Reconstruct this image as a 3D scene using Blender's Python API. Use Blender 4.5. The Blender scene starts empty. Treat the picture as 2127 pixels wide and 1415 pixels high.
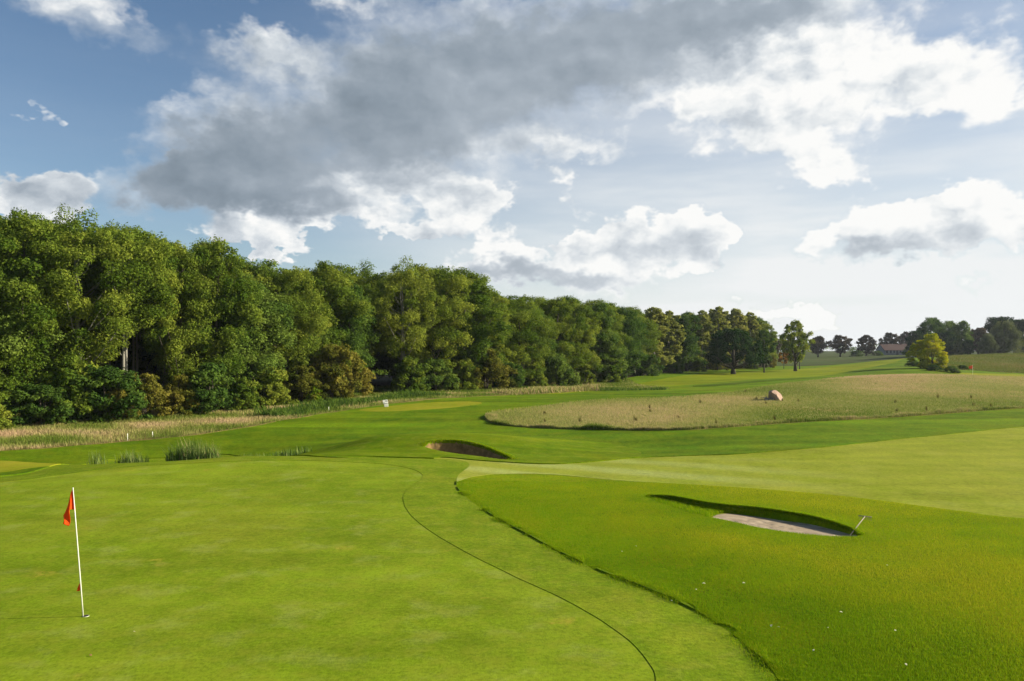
import bpy, math, random
import numpy as np
from mathutils import Vector, Matrix

random.seed(7)
RNG = np.random.default_rng(7)
SC = bpy.context.scene
COL = SC.collection
F = 28 / 36 * 2127
CX, CY = 1063.5, 707.5
HZ = 728.0
CAMZ = 4.45
PITCH = math.atan((HZ - CY) / F)
EXPO = 1.0
K = 2 ** -EXPO
SUN_AZ_AHEAD = math.radians(5)
SUN_EL = math.radians(23)

# ------------------------------------------------------------------ utils
def tag(o, label=None, cat=None, group=None, kind=None):
    if label: o['label'] = label
    if cat: o['category'] = cat
    if group: o['group'] = group
    if kind: o['kind'] = kind
    return o

def mesh_np(name, V, Fa, mat=None, parent=None, smooth=False, attrs=None):
    V = np.asarray(V, dtype=np.float32); Fa = np.asarray(Fa, dtype=np.int32)
    me = bpy.data.meshes.new(name)
    n, k = Fa.shape
    me.vertices.add(len(V)); me.vertices.foreach_set('co', V.ravel())
    me.loops.add(n * k); me.loops.foreach_set('vertex_index', Fa.ravel())
    me.polygons.add(n)
    me.polygons.foreach_set('loop_start', np.arange(0, n * k, k, dtype=np.int32))
    if smooth: me.polygons.foreach_set('use_smooth', np.ones(n, dtype=bool))
    if attrs:
        for a, arr in attrs.items():
            at = me.attributes.new(a, 'FLOAT', 'POINT')
            at.data.foreach_set('value', np.asarray(arr, dtype=np.float32))
    me.update(calc_edges=True); me.validate()
    if mat: me.materials.append(mat)
    o = bpy.data.objects.new(name, me); COL.objects.link(o)
    if parent: o.parent = parent
    return o

def empty(name, loc, rz=0, s=None):
    o = bpy.data.objects.new(name, None); COL.objects.link(o)
    o.location = loc; o.rotation_euler = (0, 0, rz); o.empty_display_size = .3
    if s: o.scale = s
    return o

class MB:
    """collects tubes, boxes and polygons into one mesh"""
    def __init__(s): s.v = []; s.f = []
    def tube(s, pts, rad, n=7, cap=True):
        pts = [Vector(p) for p in pts]; b = len(s.v)
        for i, p in enumerate(pts):
            d = (pts[min(i + 1, len(pts) - 1)] - pts[max(i - 1, 0)]).normalized()
            a = d.orthogonal() if abs(d.z) < .9 else Vector((1, 0, 0)).cross(d)
            a = (Vector((0.3, 1, 0.1)).cross(d)).normalized(); c = d.cross(a)
            for j in range(n):
                t = 2 * math.pi * j / n
                s.v.append(tuple(p + (a * math.cos(t) + c * math.sin(t)) * rad[i]))
        for i in range(len(pts) - 1):
            for j in range(n):
                s.f.append((b + i * n + j, b + i * n + (j + 1) % n, b + (i + 1) * n + (j + 1) % n, b + (i + 1) * n + j))
        if cap:
            s.f.append(tuple(b + j for j in range(n))[::-1]); e = b + (len(pts) - 1) * n
            s.f.append(tuple(e + j for j in range(n)))
        return s
    def box(s, c, h, rz=0):
        b = len(s.v); ca, sa = math.cos(rz), math.sin(rz)
        for dz in (-1, 1):
            for dx, dy in ((-1, -1), (1, -1), (1, 1), (-1, 1)):
                x, y = dx * h[0], dy * h[1]
                s.v.append((c[0] + x * ca - y * sa, c[1] + x * sa + y * ca, c[2] + dz * h[2]))
        s.f += [(b, b + 3, b + 2, b + 1), (b + 4, b + 5, b + 6, b + 7)] + [(b + i, b + (i + 1) % 4, b + 4 + (i + 1) % 4, b + 4 + i) for i in range(4)]
        return s
    def build(s, name, mat, parent=None, smooth=False, bevel=0):
        me = bpy.data.meshes.new(name); me.from_pydata(s.v, [], s.f)
        if smooth:
            for p in me.polygons: p.use_smooth = True
        me.materials.append(mat); o = bpy.data.objects.new(name, me); COL.objects.link(o)
        if parent: o.parent = parent
        if bevel:
            m = o.modifiers.new('bevel', 'BEVEL'); m.width = bevel; m.segments = 2
        return o

def copy_tree(root, loc, rz, scale):
    r = root.copy(); COL.objects.link(r); r.location = loc; r.rotation_euler = (0, 0, rz); r.scale = scale
    for ch in root.children:
        c = ch.copy(); COL.objects.link(c); c.parent = r
    return r

# ------------------------------------------------------------------ node helpers
class NT:
    def __init__(s, nt): s.nt = nt; s.l = nt.links
    def n(s, t, **kw):
        nd = s.nt.nodes.new(t)
        for k, v in kw.items(): setattr(nd, k, v)
        return nd
    def set(s, sock, v):
        if isinstance(v, bpy.types.NodeSocket): s.l.new(v, sock)
        elif v is not None: sock.default_value = v
    def math(s, op, a, b=None, c=None, clamp=False):
        nd = s.n('ShaderNodeMath', operation=op, use_clamp=clamp)
        s.set(nd.inputs[0], a)
        if b is not None: s.set(nd.inputs[1], b)
        if c is not None: s.set(nd.inputs[2], c)
        return nd.outputs[0]
    def vm(s, op, a, b=None):
        nd = s.n('ShaderNodeVectorMath', operation=op)
        s.set(nd.inputs[0], a)
        if b is not None: s.set(nd.inputs[1], b)
        return nd.outputs[0] if op not in ('LENGTH', 'DOT_PRODUCT') else nd.outputs['Value']
    def mix(s, fac, a, b, bt='MIX'):
        nd = s.n('ShaderNodeMix', data_type='RGBA', blend_type=bt)
        s.set(nd.inputs[0], fac)
        s.set(nd.inputs[6], a if not isinstance(a, tuple) else (*a[:3], 1)); s.set(nd.inputs[7], b if not isinstance(b, tuple) else (*b[:3], 1))
        return nd.outputs[2]
    def noise(s, vec, scale, detail=3, rough=.5, dist=0, out='Fac'):
        nd = s.n('ShaderNodeTexNoise'); s.set(nd.inputs['Vector'], vec)
        nd.inputs['Scale'].default_value = scale; nd.inputs['Detail'].default_value = detail
        nd.inputs['Roughness'].default_value = rough; nd.inputs['Distortion'].default_value = dist
        return nd.outputs[out]
    def mr(s, v, a, b, c=0., d=1., smooth=True):
        nd = s.n('ShaderNodeMapRange', interpolation_type='SMOOTHSTEP' if smooth else 'LINEAR')
        s.set(nd.inputs[0], v); s.set(nd.inputs[1], a); s.set(nd.inputs[2], b); s.set(nd.inputs[3], c); s.set(nd.inputs[4], d)
        return nd.outputs[0]
    def mapping(s, vec, rot=(0, 0, 0), scale=(1, 1, 1)):
        nd = s.n('ShaderNodeMapping'); s.set(nd.inputs[0], vec)
        nd.inputs['Rotation'].default_value = rot; nd.inputs['Scale'].default_value = scale
        return nd.outputs[0]
    def attr(s, name):
        nd = s.n('ShaderNodeAttribute', attribute_name=name); return nd.outputs['Fac']
    def ramp(s, fac, stops):
        nd = s.n('ShaderNodeValToRGB'); s.set(nd.inputs[0], fac); cr = nd.color_ramp
        while len(cr.elements) < len(stops): cr.elements.new(.5)
        for e, (p, c) in zip(cr.elements, stops): e.position = p; e.color = (*c, 1)
        return nd.outputs[0]

def newmat(name):
    m = bpy.data.materials.new(name); m.use_nodes = True; nt = m.node_tree; nt.nodes.clear()
    N = NT(nt); out = N.n('ShaderNodeOutputMaterial'); return m, N, out

def plain(name, col, rough=.7, var=.15, scale=8, bump=.2, spec=.3):
    m, N, out = newmat(name); p = N.n('ShaderNodeBsdfPrincipled')
    g = N.n('ShaderNodeTexCoord').outputs['Object']
    f = N.noise(g, scale, 5, .6)
    N.set(p.inputs['Base Color'], N.mix(f, tuple(c * (1 - var) for c in col), tuple(min(1, c * (1 + var)) for c in col)))
    p.inputs['Roughness'].default_value = rough; p.inputs['Specular IOR Level'].default_value = spec
    if bump:
        b = N.n('ShaderNodeBump'); b.inputs['Strength'].default_value = bump; b.inputs['Distance'].default_value = .02
        N.set(b.inputs['Height'], f); N.set(p.inputs['Normal'], b.outputs[0])
    N.l.new(p.outputs[0], out.inputs[0]); return m

def grass_mat(name, dark, light, patch=None, pscale=.12, fine=14, bump=.35, streak=.0, sdir=0., patch_amt=.5, fvar=.35, sscale=(.05, .9, 1), stripes=None, dist=.03, spots=None, big=.0, mid=2.2, palec=(.23, .24, .035)):
    """mown grass: broad patches, mowing streaks, blade-sized grain"""
    m, N, out = newmat(name)
    g = N.n('ShaderNodeNewGeometry').outputs['Position']
    a = N.noise(g, pscale, 4, .55)
    b = N.noise(g, pscale * 7, 4, .6)
    c = N.mr(N.math('ADD', N.math('MULTIPLY', a, .6), N.math('MULTIPLY', b, .4)), .35, .65)
    col = N.mix(c, dark, light)
    if patch:
        pa = N.mr(N.noise(N.mapping(g, (0, 0, .4), (1, .6, 1)), pscale * 2.3, 5, .6), .48, .68)
        col = N.mix(N.math('MULTIPLY', pa, patch_amt), col, patch)
    if streak:
        st = N.noise(N.mapping(g, (0, 0, sdir), sscale), 1.0, 4, .55)
        st = N.mr(st, .3, .7, 1 - streak, 1 + streak, False)
        col = N.mix(1., col, N.n('ShaderNodeCombineColor').outputs[0], 'MULTIPLY') if False else col
        v = N.n('ShaderNodeVectorMath', operation='SCALE'); N.set(v.inputs[0], col); N.set(v.inputs['Scale'], st); col = v.outputs[0]
    if stripes:
        ang, width, lo, hi, pale, msk = stripes
        w = N.mapping(g, (0, 0, ang), (1, 1, 1)); sx = N.n('ShaderNodeSeparateXYZ'); N.set(sx.inputs[0], w)
        wob = N.math('ADD', sx.outputs[0], N.math('MULTIPLY', N.noise(g, .15, 2), 1.2))
        sn = N.math('SINE', N.math('MULTIPLY', wob, math.pi / width))
        dd = N.vm('LENGTH', N.vm('MULTIPLY', N.vm('SUBTRACT', g, (msk[0], msk[1], 0)), (1 / (msk[2] * 1.6), 1 / msk[2], 0)))
        col = N.mix(N.math('MULTIPLY', N.mr(sn, -.8, .9, 0.1, pale), N.mr(dd, .25, 1, 1, 0)), col, hi)
    if spots:
        vo = N.n('ShaderNodeTexVoronoi'); N.set(vo.inputs['Vector'], N.vm('ADD', g, N.vm('SCALE', N.noise(g, 3, 2, out='Color'))))
        vo.inputs['Scale'].default_value = .55; vo.inputs['Randomness'].default_value = 1
        ring = N.mr(vo.outputs['Distance'], .06, .2, 1, 0)
        keep = N.mr(N.noise(g, .5, 1), .44, .5)
        gr = N.noise(g, 9, 3, .7)
        col = N.mix(N.math('MULTIPLY', N.math('MULTIPLY', ring, keep), N.mr(gr, .35, .6, .1, .75)), col, spots)
    md = N.mr(N.noise(N.mapping(g, (0, 0, .5), (1, .6, 1)), mid, 5, .65), .32, .68, 1 - .10, 1 + .10, False)
    v = N.n('ShaderNodeVectorMath', operation='SCALE'); N.set(v.inputs[0], col); N.set(v.inputs['Scale'], md); col = v.outputs[0]
    col = N.mix(N.mr(N.noise(g, mid * .7, 4, .6), .5, .72, 0, .35), col, palec)
    fn = N.noise(g, fine, 4, .7)
    fn2 = N.noise(N.mapping(g, (0, 0, .3), (1, .35, 1)), fine * 4.1, 2, .6)
    fs = N.mr(N.math('ADD', N.math('MULTIPLY', fn, .6), N.math('MULTIPLY', fn2, .4)), .34, .66, 1 - fvar, 1 + fvar, False)
    v = N.n('ShaderNodeVectorMath', operation='SCALE'); N.set(v.inputs[0], col); N.set(v.inputs['Scale'], fs)
    hue = N.noise(g, fine * .25, 3, .6)
    col2 = N.mix(N.mr(hue, .4, .7, 0, .35), v.outputs[0], patch if patch else light)
    p = N.n('ShaderNodeBsdfPrincipled'); N.set(p.inputs['Base Color'], col2)
    p.inputs['Roughness'].default_value = .9; p.inputs['Specular IOR Level'].default_value = .03
    bm = N.n('ShaderNodeBump'); bm.inputs['Strength'].default_value = bump; bm.inputs['Distance'].default_value = dist
    hgt = N.math('ADD', N.noise(g, fine * .8, 5, .75), N.math('MULTIPLY', N.noise(g, 2.2, 3, .5), big))
    N.set(bm.inputs['Height'], hgt)
    N.set(p.inputs['Normal'], bm.outputs[0]); N.l.new(p.outputs[0], out.inputs[0]); return m

def leaf_mat(name, stops, trans=.3, rnd=.25):
    """foliage: per-leaf tint attribute t (0..1) into a ramp, a little variation per object"""
    m, N, out = newmat(name)
    t = N.attr('t'); oi = N.n('ShaderNodeObjectInfo').outputs['Random']
    f = N.math('ADD', t, N.math('MULTIPLY', N.math('SUBTRACT', oi, .5), rnd), clamp=True)
    col = N.ramp(f, stops)
    d = N.n('ShaderNodeBsdfDiffuse'); N.set(d.inputs[0], col)
    tr = N.n('ShaderNodeBsdfTranslucent'); N.set(tr.inputs[0], col)
    mx = N.n('ShaderNodeMixShader'); mx.inputs[0].default_value = trans
    N.l.new(d.outputs[0], mx.inputs[1]); N.l.new(tr.outputs[0], mx.inputs[2])
    N.l.new(mx.outputs[0], out.inputs[0]); return m

# ------------------------------------------------------------------ terrain
CP = [  # (photo column, distance, height)
 (-700,3,.3),(1000,3,.3),(3000,3,.3),(200,6,.1),(1900,6,.2),
 (-600,11,0),(0,10.7,0),(700,10.7,.0),(1360,10.7,0),(1620,10.7,-.08),(1850,10.7,.05),(2127,10.7,.25),(2700,11,.4),
 (-500,14,-.05),(173,13.3,0),(900,13.5,-.02),(1300,13.5,-.04),(1500,13.5,-.12),(1800,13.5,.1),(2127,14,.28),
 (0,18,0),(500,18,.05),(1000,18,0),(1150,17.5,-.06),(1300,18,-.06),(1500,17,.05),(1700,18,.08),(2127,18,.25),(2700,18,.3),
 (-400,22,-.1),(0,22,0),(700,22,.08),(1050,22,-.02),(1300,22,.02),(1500,23.5,.06),(1800,23,.08),(2127,22,.12),
 (-400,27,-.12),(-400,31,-.3),(0,27,-.02),(500,27,.08),(900,27,.06),(1100,27,-.02),(1500,27,-.02),(2127,27,.05),(2700,28,.1),
 (0,30.5,-.22),(0,33.5,-.2),(110,32,-.2),(250,32,-.1),(500,33.2,.03),(750,33.5,.02),(920,33,-.05),(1100,33,-.12),(1400,32,-.12),(2127,33,.05),
 (950,35.5,.0),(1060,35,-.05),(800,35.5,-.05),
 (-400,38,-.8),(0,36,-.9),(300,38,-1.05),(500,38,-1.0),(680,38,-.35),(770,38.5,.18),(850,39,.32),(950,39,.36),(1046,39,.26),(1180,39,-.12),(1300,39,-.3),(1500,38,-.15),(2127,38,.1),(2800,38,.1),
 (0,40.5,-.68),(200,42,-.72),(400,43,-.65),(600,43,-.6),(750,42.5,-.4),(850,43,-.25),(950,43,-.2),(1050,43,-.25),(1200,44,-.2),(1400,44,0),(1700,44,0),(2127,44,.15),
 (-400,48,-.3),(0,50,-.3),(400,50,-.35),(700,50,-.3),(1000,52,-.15),(1300,50,0),(1700,52,.1),(2127,52,.2),
 (-300,60,.1),(0,62,.1),(400,60,-.1),(700,60,-.15),(850,62,.0),(1000,62,0),(1300,62,.1),(1600,62,.1),(2127,62,.3),(2800,62,.4),
 (700,75,0),(850,70,.1),(1000,75,0),(1300,75,.1),(1600,75,.35),(1900,77,.8),(2127,77,.75),
 (800,95,.2),(1100,92,0),(1300,95,-.05),(1500,93,.3),(1700,93,.9),(1900,95,1.5),(2127,95,1.15),(2700,95,1.3),
 (1200,115,-.2),(1400,115,-.05),(1560,110,.25),(1680,112,.5),(1800,115,.6),(1900,118,.5),(2127,118,-.1),(2600,118,0),
 (1250,140,.1),(1400,140,0),(1600,140,-.1),(1750,140,.2),(1850,140,.8),(1935,143,1.0),(2020,135,-.25),(2127,138,-.25),(2600,140,.3),
 (1400,175,.0),(1600,175,0),(1750,175,.35),(1850,172,1.3),(1935,175,1.3),(2060,175,.8),(2127,175,.9),(2600,180,2),
 (1500,205,.2),(1660,205,.5),(1760,205,.75),(1880,205,2.4),(1960,215,2.6),(2060,220,3.0),(2127,220,3.35),(2600,230,4),
 (600,200,1),(0,150,1),(-400,120,1),
 (1650,260,.9),(1760,260,1.0),(1850,265,2.2),(2000,265,2.6),(2127,265,3.2),(2700,270,4),
 (1000,350,1.8),(1650,350,1.7),(1750,350,1.9),(1850,350,2.5),(2127,350,3.2),(0,350,1.8),(3000,350,4),
 (-500,700,2.4),(1000,700,3),(1700,700,3.4),(2127,700,3.8),(3200,700,4.5),(-800,1600,1),(1000,1600,3),(3200,1600,3)]
CPa = np.array(CP, float)
cy_ = CPa[:, 1]; cx_ = (CPa[:, 0] - CX) / F * cy_
def warp(x, y):
    yy = np.maximum(y, -4) + 10
    return x / yy * 1.15, np.log(yy)
cu, cv = warp(cx_, cy_)
def ker(r2): return np.where(r2 > 1e-12, .5 * r2 * np.log(np.maximum(r2, 1e-12)), 0)
def fit():
    n = len(cu); r2 = (cu[:, None] - cu) ** 2 + (cv[:, None] - cv) ** 2
    A = np.zeros((n + 3, n + 3)); A[:n, :n] = ker(r2) + np.eye(n) * 2e-4
    P = np.stack([np.ones(n), cu, cv], 1); A[:n, n:] = P; A[n:, :n] = P.T
    return np.linalg.solve(A, np.concatenate([CPa[:, 2], np.zeros(3)]))
TW = fit()
def H0(x, y):
    x = np.atleast_1d(np.asarray(x, float)); y = np.atleast_1d(np.asarray(y, float)); sh = x.shape
    x = x.ravel(); y = y.ravel(); out = np.empty(len(x)); n = len(cu)
    for i in range(0, len(x), 60000):
        u, v = warp(x[i:i + 60000], y[i:i + 60000])
        r2 = (u[:, None] - cu) ** 2 + (v[:, None] - cv) ** 2
        out[i:i + 60000] = ker(r2) @ TW[:n] + TW[n] + TW[n + 1] * u + TW[n + 2] * v
    return out.reshape(sh)

def ray(px, py):
    d = np.array([(px - CX) / F, 1.0, -(py - CY) / F])
    c, s = math.cos(PITCH), math.sin(PITCH)
    return np.array([d[0], d[1] * c - d[2] * s, d[1] * s + d[2] * c])
TS = 4 * np.exp(np.linspace(0, math.log(300), 1500))
def gnd(px, py, tmin=0, tmax=1e9):
    """where a sight line meets the ground"""
    d = ray(px, py); ts = TS[(TS >= tmin) & (TS < tmax)]
    h = CAMZ + ts * d[2] - H0(ts * d[0], ts * d[1])
    i = np.argmax(h < 0)
    if not (h < 0).any(): i = len(ts) - 1
    if i > 0:
        f = h[i - 1] / (h[i - 1] - h[i] + 1e-9); t = ts[i - 1] + f * (ts[i] - ts[i - 1])
    else: t = ts[0]
    return float(t * d[0]), float(t * d[1])
def G(pts, **k): return np.array([gnd(a, b, **k) for a, b in pts])

def smooth_poly(P, closed=True, n=6):
    P = np.asarray(P, float); N_ = len(P); out = []
    for i in range(N_ if closed else N_ - 1):
        p0, p1, p2, p3 = (P[(i - 1) % N_], P[i], P[(i + 1) % N_], P[(i + 2) % N_]) if closed else (P[max(i - 1, 0)], P[i], P[i + 1], P[min(i + 2, N_ - 1)])
        for j in range(n):
            t = j / n
            out.append(.5 * ((2 * p1) + (-p0 + p2) * t + (2 * p0 - 5 * p1 + 4 * p2 - p3) * t * t + (-p0 + 3 * p1 - 3 * p2 + p3) * t ** 3))
    if not closed: out.append(P[-1])
    return np.array(out)

def dist_poly(x, y, P, closed=True):
    best = np.full(x.shape, 1e9)
    Q = np.roll(P, -1, 0) if closed else P[1:]
    for (ax, ay), (bx, by) in zip(P[:len(Q)], Q):
        ex, ey = bx - ax, by - ay; L = ex * ex + ey * ey + 1e-12
        t = np.clip(((x - ax) * ex + (y - ay) * ey) / L, 0, 1)
        best = np.minimum(best, (x - ax - t * ex) ** 2 + (y - ay - t * ey) ** 2)
    return np.sqrt(best)
def inside(x, y, P):
    r = np.zeros(x.shape, bool); Q = np.roll(P, -1, 0)
    for (ax, ay), (bx, by) in zip(P, Q):
        c = ((ay > y) != (by > y))
        with np.errstate(divide='ignore', invalid='ignore'):
            r ^= c & (x < (bx - ax) * (y - ay) / (by - ay + 1e-15) + ax)
    return r
def sdf(x, y, P, pad=3.):
    """signed distance, negative inside; exact only near the outline"""
    out = np.full(x.shape, pad)
    m = (x > P[:, 0].min() - pad) & (x < P[:, 0].max() + pad) & (y > P[:, 1].min() - pad) & (y < P[:, 1].max() + pad)
    xs, ys = x[m], y[m]; d = dist_poly(xs, ys, P); out[m] = np.where(inside(xs, ys, P), -d, d)
    return out

# outlines of the mown areas, read on the ground
GREEN = smooth_poly(G([(-500,1060),(-250,1020),(0,1003),(200,978),(350,966),(510,959),(620,958),(708,961),(790,965),(845,973),(873,983),(876,993),(860,1006),(842,1022),(838,1040),(852,1068),(895,1104),(965,1146),(1060,1194),(1160,1240),(1250,1290),(1315,1338),(1348,1378),(1362,1420),(1350,1600),(500,1900),(-600,1500)]))
FRINGE = smooth_poly(G([(-700,1045),(-300,1010),(0,991),(90,975),(200,960),(350,951.5),(500,948.5),(650,950),(780,951.5),(880,954),(955,957.5),(975,968),(955,985),(948,1003),(956,1022),(990,1050),(1050,1087),(1160,1147),(1260,1193),(1390,1243),(1490,1297),(1560,1352),(1620,1418),(1700,1600),(600,2300),(-900,1800)]))
FAIRWAY = smooth_poly(G([(905,953.5),(1000,959),(1090,964),(1160,965),(1250,959),(1330,952),(1440,948),(1540,944),(1700,931),(1900,910),(2127,888),(2500,858),(2900,900),(2700,1120),(2127,1079),(2000,1064),(1850,1044),(1700,1027),(1500,1012),(1300,1000),(1150,987),(1040,986),(975,994),(940,1001),(900,985)]))
MOUND = smooth_poly(G([(600,949.5),(680,950),(780,951),(877,954),(1000,959),(1091,964),(1159,965),(1250,959),(1330,952)], tmax=36.9).tolist() +
     [((px - CX) / F * d, d) for px, d in ((1310,38.5),(1240,40.5),(1120,41),(1000,41.5),(900,41.5),(800,41),(700,40),(620,38.5))])
R_UP = G([(948,1003),(975,990),(1040,985),(1150,986),(1300,999),(1500,1011),(1700,1026),(1850,1043),(2000,1063),(2127,1078),(2700,1119)])
R_LO = G([(1700,1600),(1620,1418),(1560,1352),(1490,1297),(1390,1243),(1260,1193),(1160,1147),(1050,1087),(990,1050),(956,1022)])
ROUGH = smooth_poly(np.concatenate([R_UP, np.array([[16., 9.], [14., 3.], [4, 2.]]), R_LO]))
FESCUE = smooth_poly(G([(1010,864),(1012,874),(1040,884),(1150,891.5),(1270,894.5),(1400,896),(1500,891.5),(1650,881),(1800,872),(1950,862),(2127,850),(2400,832)]).tolist() +
     [((px - CX) / F * d, d) for px, d in ((2500,72),(2450,100),(2127,106),(2000,107),(1900,107),(1800,103),(1700,95),(1600,87))] +
     G([(1510,818),(1400,828),(1250,834),(1130,846),(1050,855),(1020,859)]).tolist())
STRIP = smooth_poly(G([(-500,990),(-200,958),(0,938.5),(120,930),(250,919.5),(400,905),(500,891),(580,877),(660,863),(760,848),(850,836),(930,829),(1050,823),(1150,818)]).tolist() +
     G([(1260,809),(1340,806),(1390,806),(1330,800)]).tolist() + [((px - CX) / F * d, d) for px, d in ((1290,128),(1150,112),(1000,102),(800,92),(600,80),(400,74),(100,70),(-200,62),(-500,52))])
TEEGREEN = smooth_poly(G([(745,853),(800,846),(880,839),(960,836),(1000,838.5),(985,843),(920,850),(840,855),(780,857)]))
LEFTTEE = smooth_poly([((px - CX) / F * d, d) for px, d in ((-300,34),(-100,34.2),(20,34),(90,33.6),(150,32.8),(130,32),(60,31),(0,30.2),(-150,29.5),(-300,29.5))])
FIELD = smooth_poly([((px - CX) / F * d, d) for px, d in ((1300,235),(1500,218),(1650,203),(1720,205),(1770,212),(1830,216),(1880,225),(2000,262),(2127,330),(2500,700),(2200,1400),(0,1500),(-900,800),(600,400))])
HEATH = smooth_poly([((px - CX) / F * d, d) for px, d in ((1965,152),(2040,150),(2127,149),(2300,148),(2500,235),(2127,246),(2000,238),(1945,195))])
FLOOR = smooth_poly([((px - CX) / F * (float(np.interp(px, [-600,-250,0,250,500,750,900,1050,1250,1340,1450,1590], [36,43,51.5,56.5,64,79,85,94,116,142,178,198])) + o), float(np.interp(px, [-600,-250,0,250,500,750,900,1050,1250,1340,1450,1590], [36,43,51.5,56.5,64,79,85,94,116,142,178,198])) + o) for px, o in ((-500,-1),(-100,-1),(200,-1.),(450,-1),(700,-1),(850,-1),(1000,-1),(1150,-1),(1250,-1),(1340,-1),(1450,-1),(1580,-1),(1600,12),(1480,50),(1300,60),(1000,60),(600,50),(200,40),(-500,30))])
FARGREEN = smooth_poly([((px - CX) / F * d, d) for px, d in ((1960,131),(2020,125),(2127,122),(2250,124),(2280,140),(2127,146),(2020,143),(1975,138))])
FARFAIR = smooth_poly([((px - CX) / F * d, d) for px, d in ((1160,80),(1300,92),(1450,104),(1540,113),(1620,124),(1700,133),(1790,158),(1850,185),(1880,204),(1870,215),(1780,203),(1700,190),(1600,176),(1500,160),(1430,143),(1360,120),(1300,104),(1255,92),(1120,84))])
MSHADE = smooth_poly([((px - CX) / F * d, d) for px, d in ((1440,97),(1540,103),(1640,113),(1740,118),(1760,113),(1700,107),(1600,101),(1500,94))])  # outline of the shaded flank of the far mound, painted darker
# bunkers
B2B = smooth_poly(G([(1345,1033),(1403,1041),(1464,1052),(1510,1058),(1586,1065),(1663,1078),(1724,1093),(1768,1109),(1782,1117)]), False)
B2F = smooth_poly(G([(1782,1117),(1763,1118.5),(1708,1116),(1647,1110),(1571,1097),(1510,1084),(1464,1074),(1418,1062),(1372,1047),(1345,1033)]), False)
B2 = np.concatenate([B2B[:-1], B2F[:-1]])
SAND2 = smooth_poly(G([(1480,1076),(1510,1062),(1586,1067),(1663,1079),(1724,1094),(1768,1110),(1781,1117),(1763,1119),(1708,1117),(1647,1111),(1571,1098),(1515,1085)]), True, 4)
B1B = smooth_poly(G([(880,930),(897,923),(940,921),(978,926),(1015,937),(1048,951),(1064,957.5)], tmax=39.2), False)
B1F = smooth_poly(G([(1064,957.5),(1040,956),(1000,951),(940,943.5),(900,936),(880,930)], tmax=39.2), False)
B1 = np.concatenate([B1B[:-1], B1F[:-1]])

def carve(x, y, z):
    for B, BB, BF, fs, bs, mx in ((B2, B2B, B2F, .07, 2.6, .40), (B1, B1B, B1F, .9, 2.4, 1.2)):
        m = (x > B[:, 0].min() - 1.5) & (x < B[:, 0].max() + 1.5) & (y > B[:, 1].min() - 1.5) & (y < B[:, 1].max() + 1.5)
        xs, ys = x[m], y[m]; ins = inside(xs, ys, B)
        db = dist_poly(xs, ys, BB, False); df = dist_poly(xs, ys, BF, False)
        dep = np.minimum(np.minimum(.02 + fs * df, bs * db), mx)
        lip = .07 * np.exp(-(db / .45) ** 2)
        zz = z[m]; zz = np.where(ins, zz - dep, zz + lip * np.clip(df / .5, 0, 1)); z[m] = zz
    return z

def fbm2(x, y, s, seed):
    r = np.random.default_rng(seed); out = np.zeros_like(x)
    for k in range(7):
        a = r.uniform(0, 6.28); w = s * r.uniform(.6, 1.7)
        out += np.sin((x * math.cos(a) + y * math.sin(a)) / w + r.uniform(0, 6.28))
    return out / 7

SMAX = 1.2
SX = np.unique(np.round(np.concatenate([np.linspace(-SMAX, SMAX, 720), np.linspace(.125, .305, 260), np.linspace(-.10, .005, 90)]), 5)); NCX = len(SX)
rows = [-3.]
while rows[-1] < 1500:
    y = rows[-1]; rows.append(y + (.035 if 18.6 < y < 24.6 else .07 if 33.5 < y < 38.5 else max(.022, (.0036 if y < 46 else .0085) * (y + 9))))
RY = np.array(rows)
gy, gs = np.meshgrid(RY, SX, indexing='ij'); gx = gs * (gy + 9)
gz = H0(gx, gy)
gz += fbm2(gx, gy, 3.5, 1) * .05 * np.clip((gy - 16) / 20, 0, 1) + fbm2(gx, gy, 9, 2) * .10 * np.clip((gy - 40) / 30, 0, 1) + fbm2(gx, gy, 1.6, 3) * .012
sdg = sdf(gx, gy, ROUGH)
gz += .028 * np.clip(-sdg / .30, 0, 1) + np.where(sdg < 0, 1, 0) * np.clip(-sdg / 1.5, 0, 1) * (fbm2(gx, gy, .5, 5) * .02 + fbm2(gx, gy, 1.3, 6) * .03)
gz = carve(gx.ravel(), gy.ravel(), gz.ravel().copy()).reshape(gx.shape)

def HT(x, y):
    """ground height by interpolation in the terrain grid"""
    x = np.asarray(x, float); y = np.asarray(y, float)
    i = np.clip(np.searchsorted(RY, y) - 1, 0, len(RY) - 2); fy = (y - RY[i]) / (RY[i + 1] - RY[i])
    s = x / (y + 9); j = np.clip(np.searchsorted(SX, s) - 1, 0, NCX - 2); fx = np.clip((s - SX[j]) / (SX[j + 1] - SX[j]), 0, 1)
    return (gz[i, j] * (1 - fx) + gz[i, j + 1] * fx) * (1 - fy) + (gz[i + 1, j] * (1 - fx) + gz[i + 1, j + 1] * fx) * fy
def ht(x, y): return float(HT(np.array([x]), np.array([y]))[0])
def at(px, d): return ((px - CX) / F * d, d, ht((px - CX) / F * d, d))

nr = len(RY)
idx = np.arange(nr * NCX).reshape(nr, NCX)
q = np.stack([idx[:-1, :-1], idx[:-1, 1:], idx[1:, 1:], idx[1:, :-1]], -1).reshape(-1, 4)
T = np.concatenate([q[:, [0, 1, 2]], q[:, [0, 2, 3]]])
V = np.stack([gx.ravel(), gy.ravel(), gz.ravel()], 1)
dzy, dzs = np.gradient(gz, RY, SX)
nx = -(dzs / (gy + 9)); ny_ = -(dzy - dzs * gs / (gy + 9)); nn = np.sqrt(nx ** 2 + ny_ ** 2 + 1)
NRM = np.stack([nx / nn, ny_ / nn, 1 / nn], -1).reshape(-1, 3)

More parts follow.
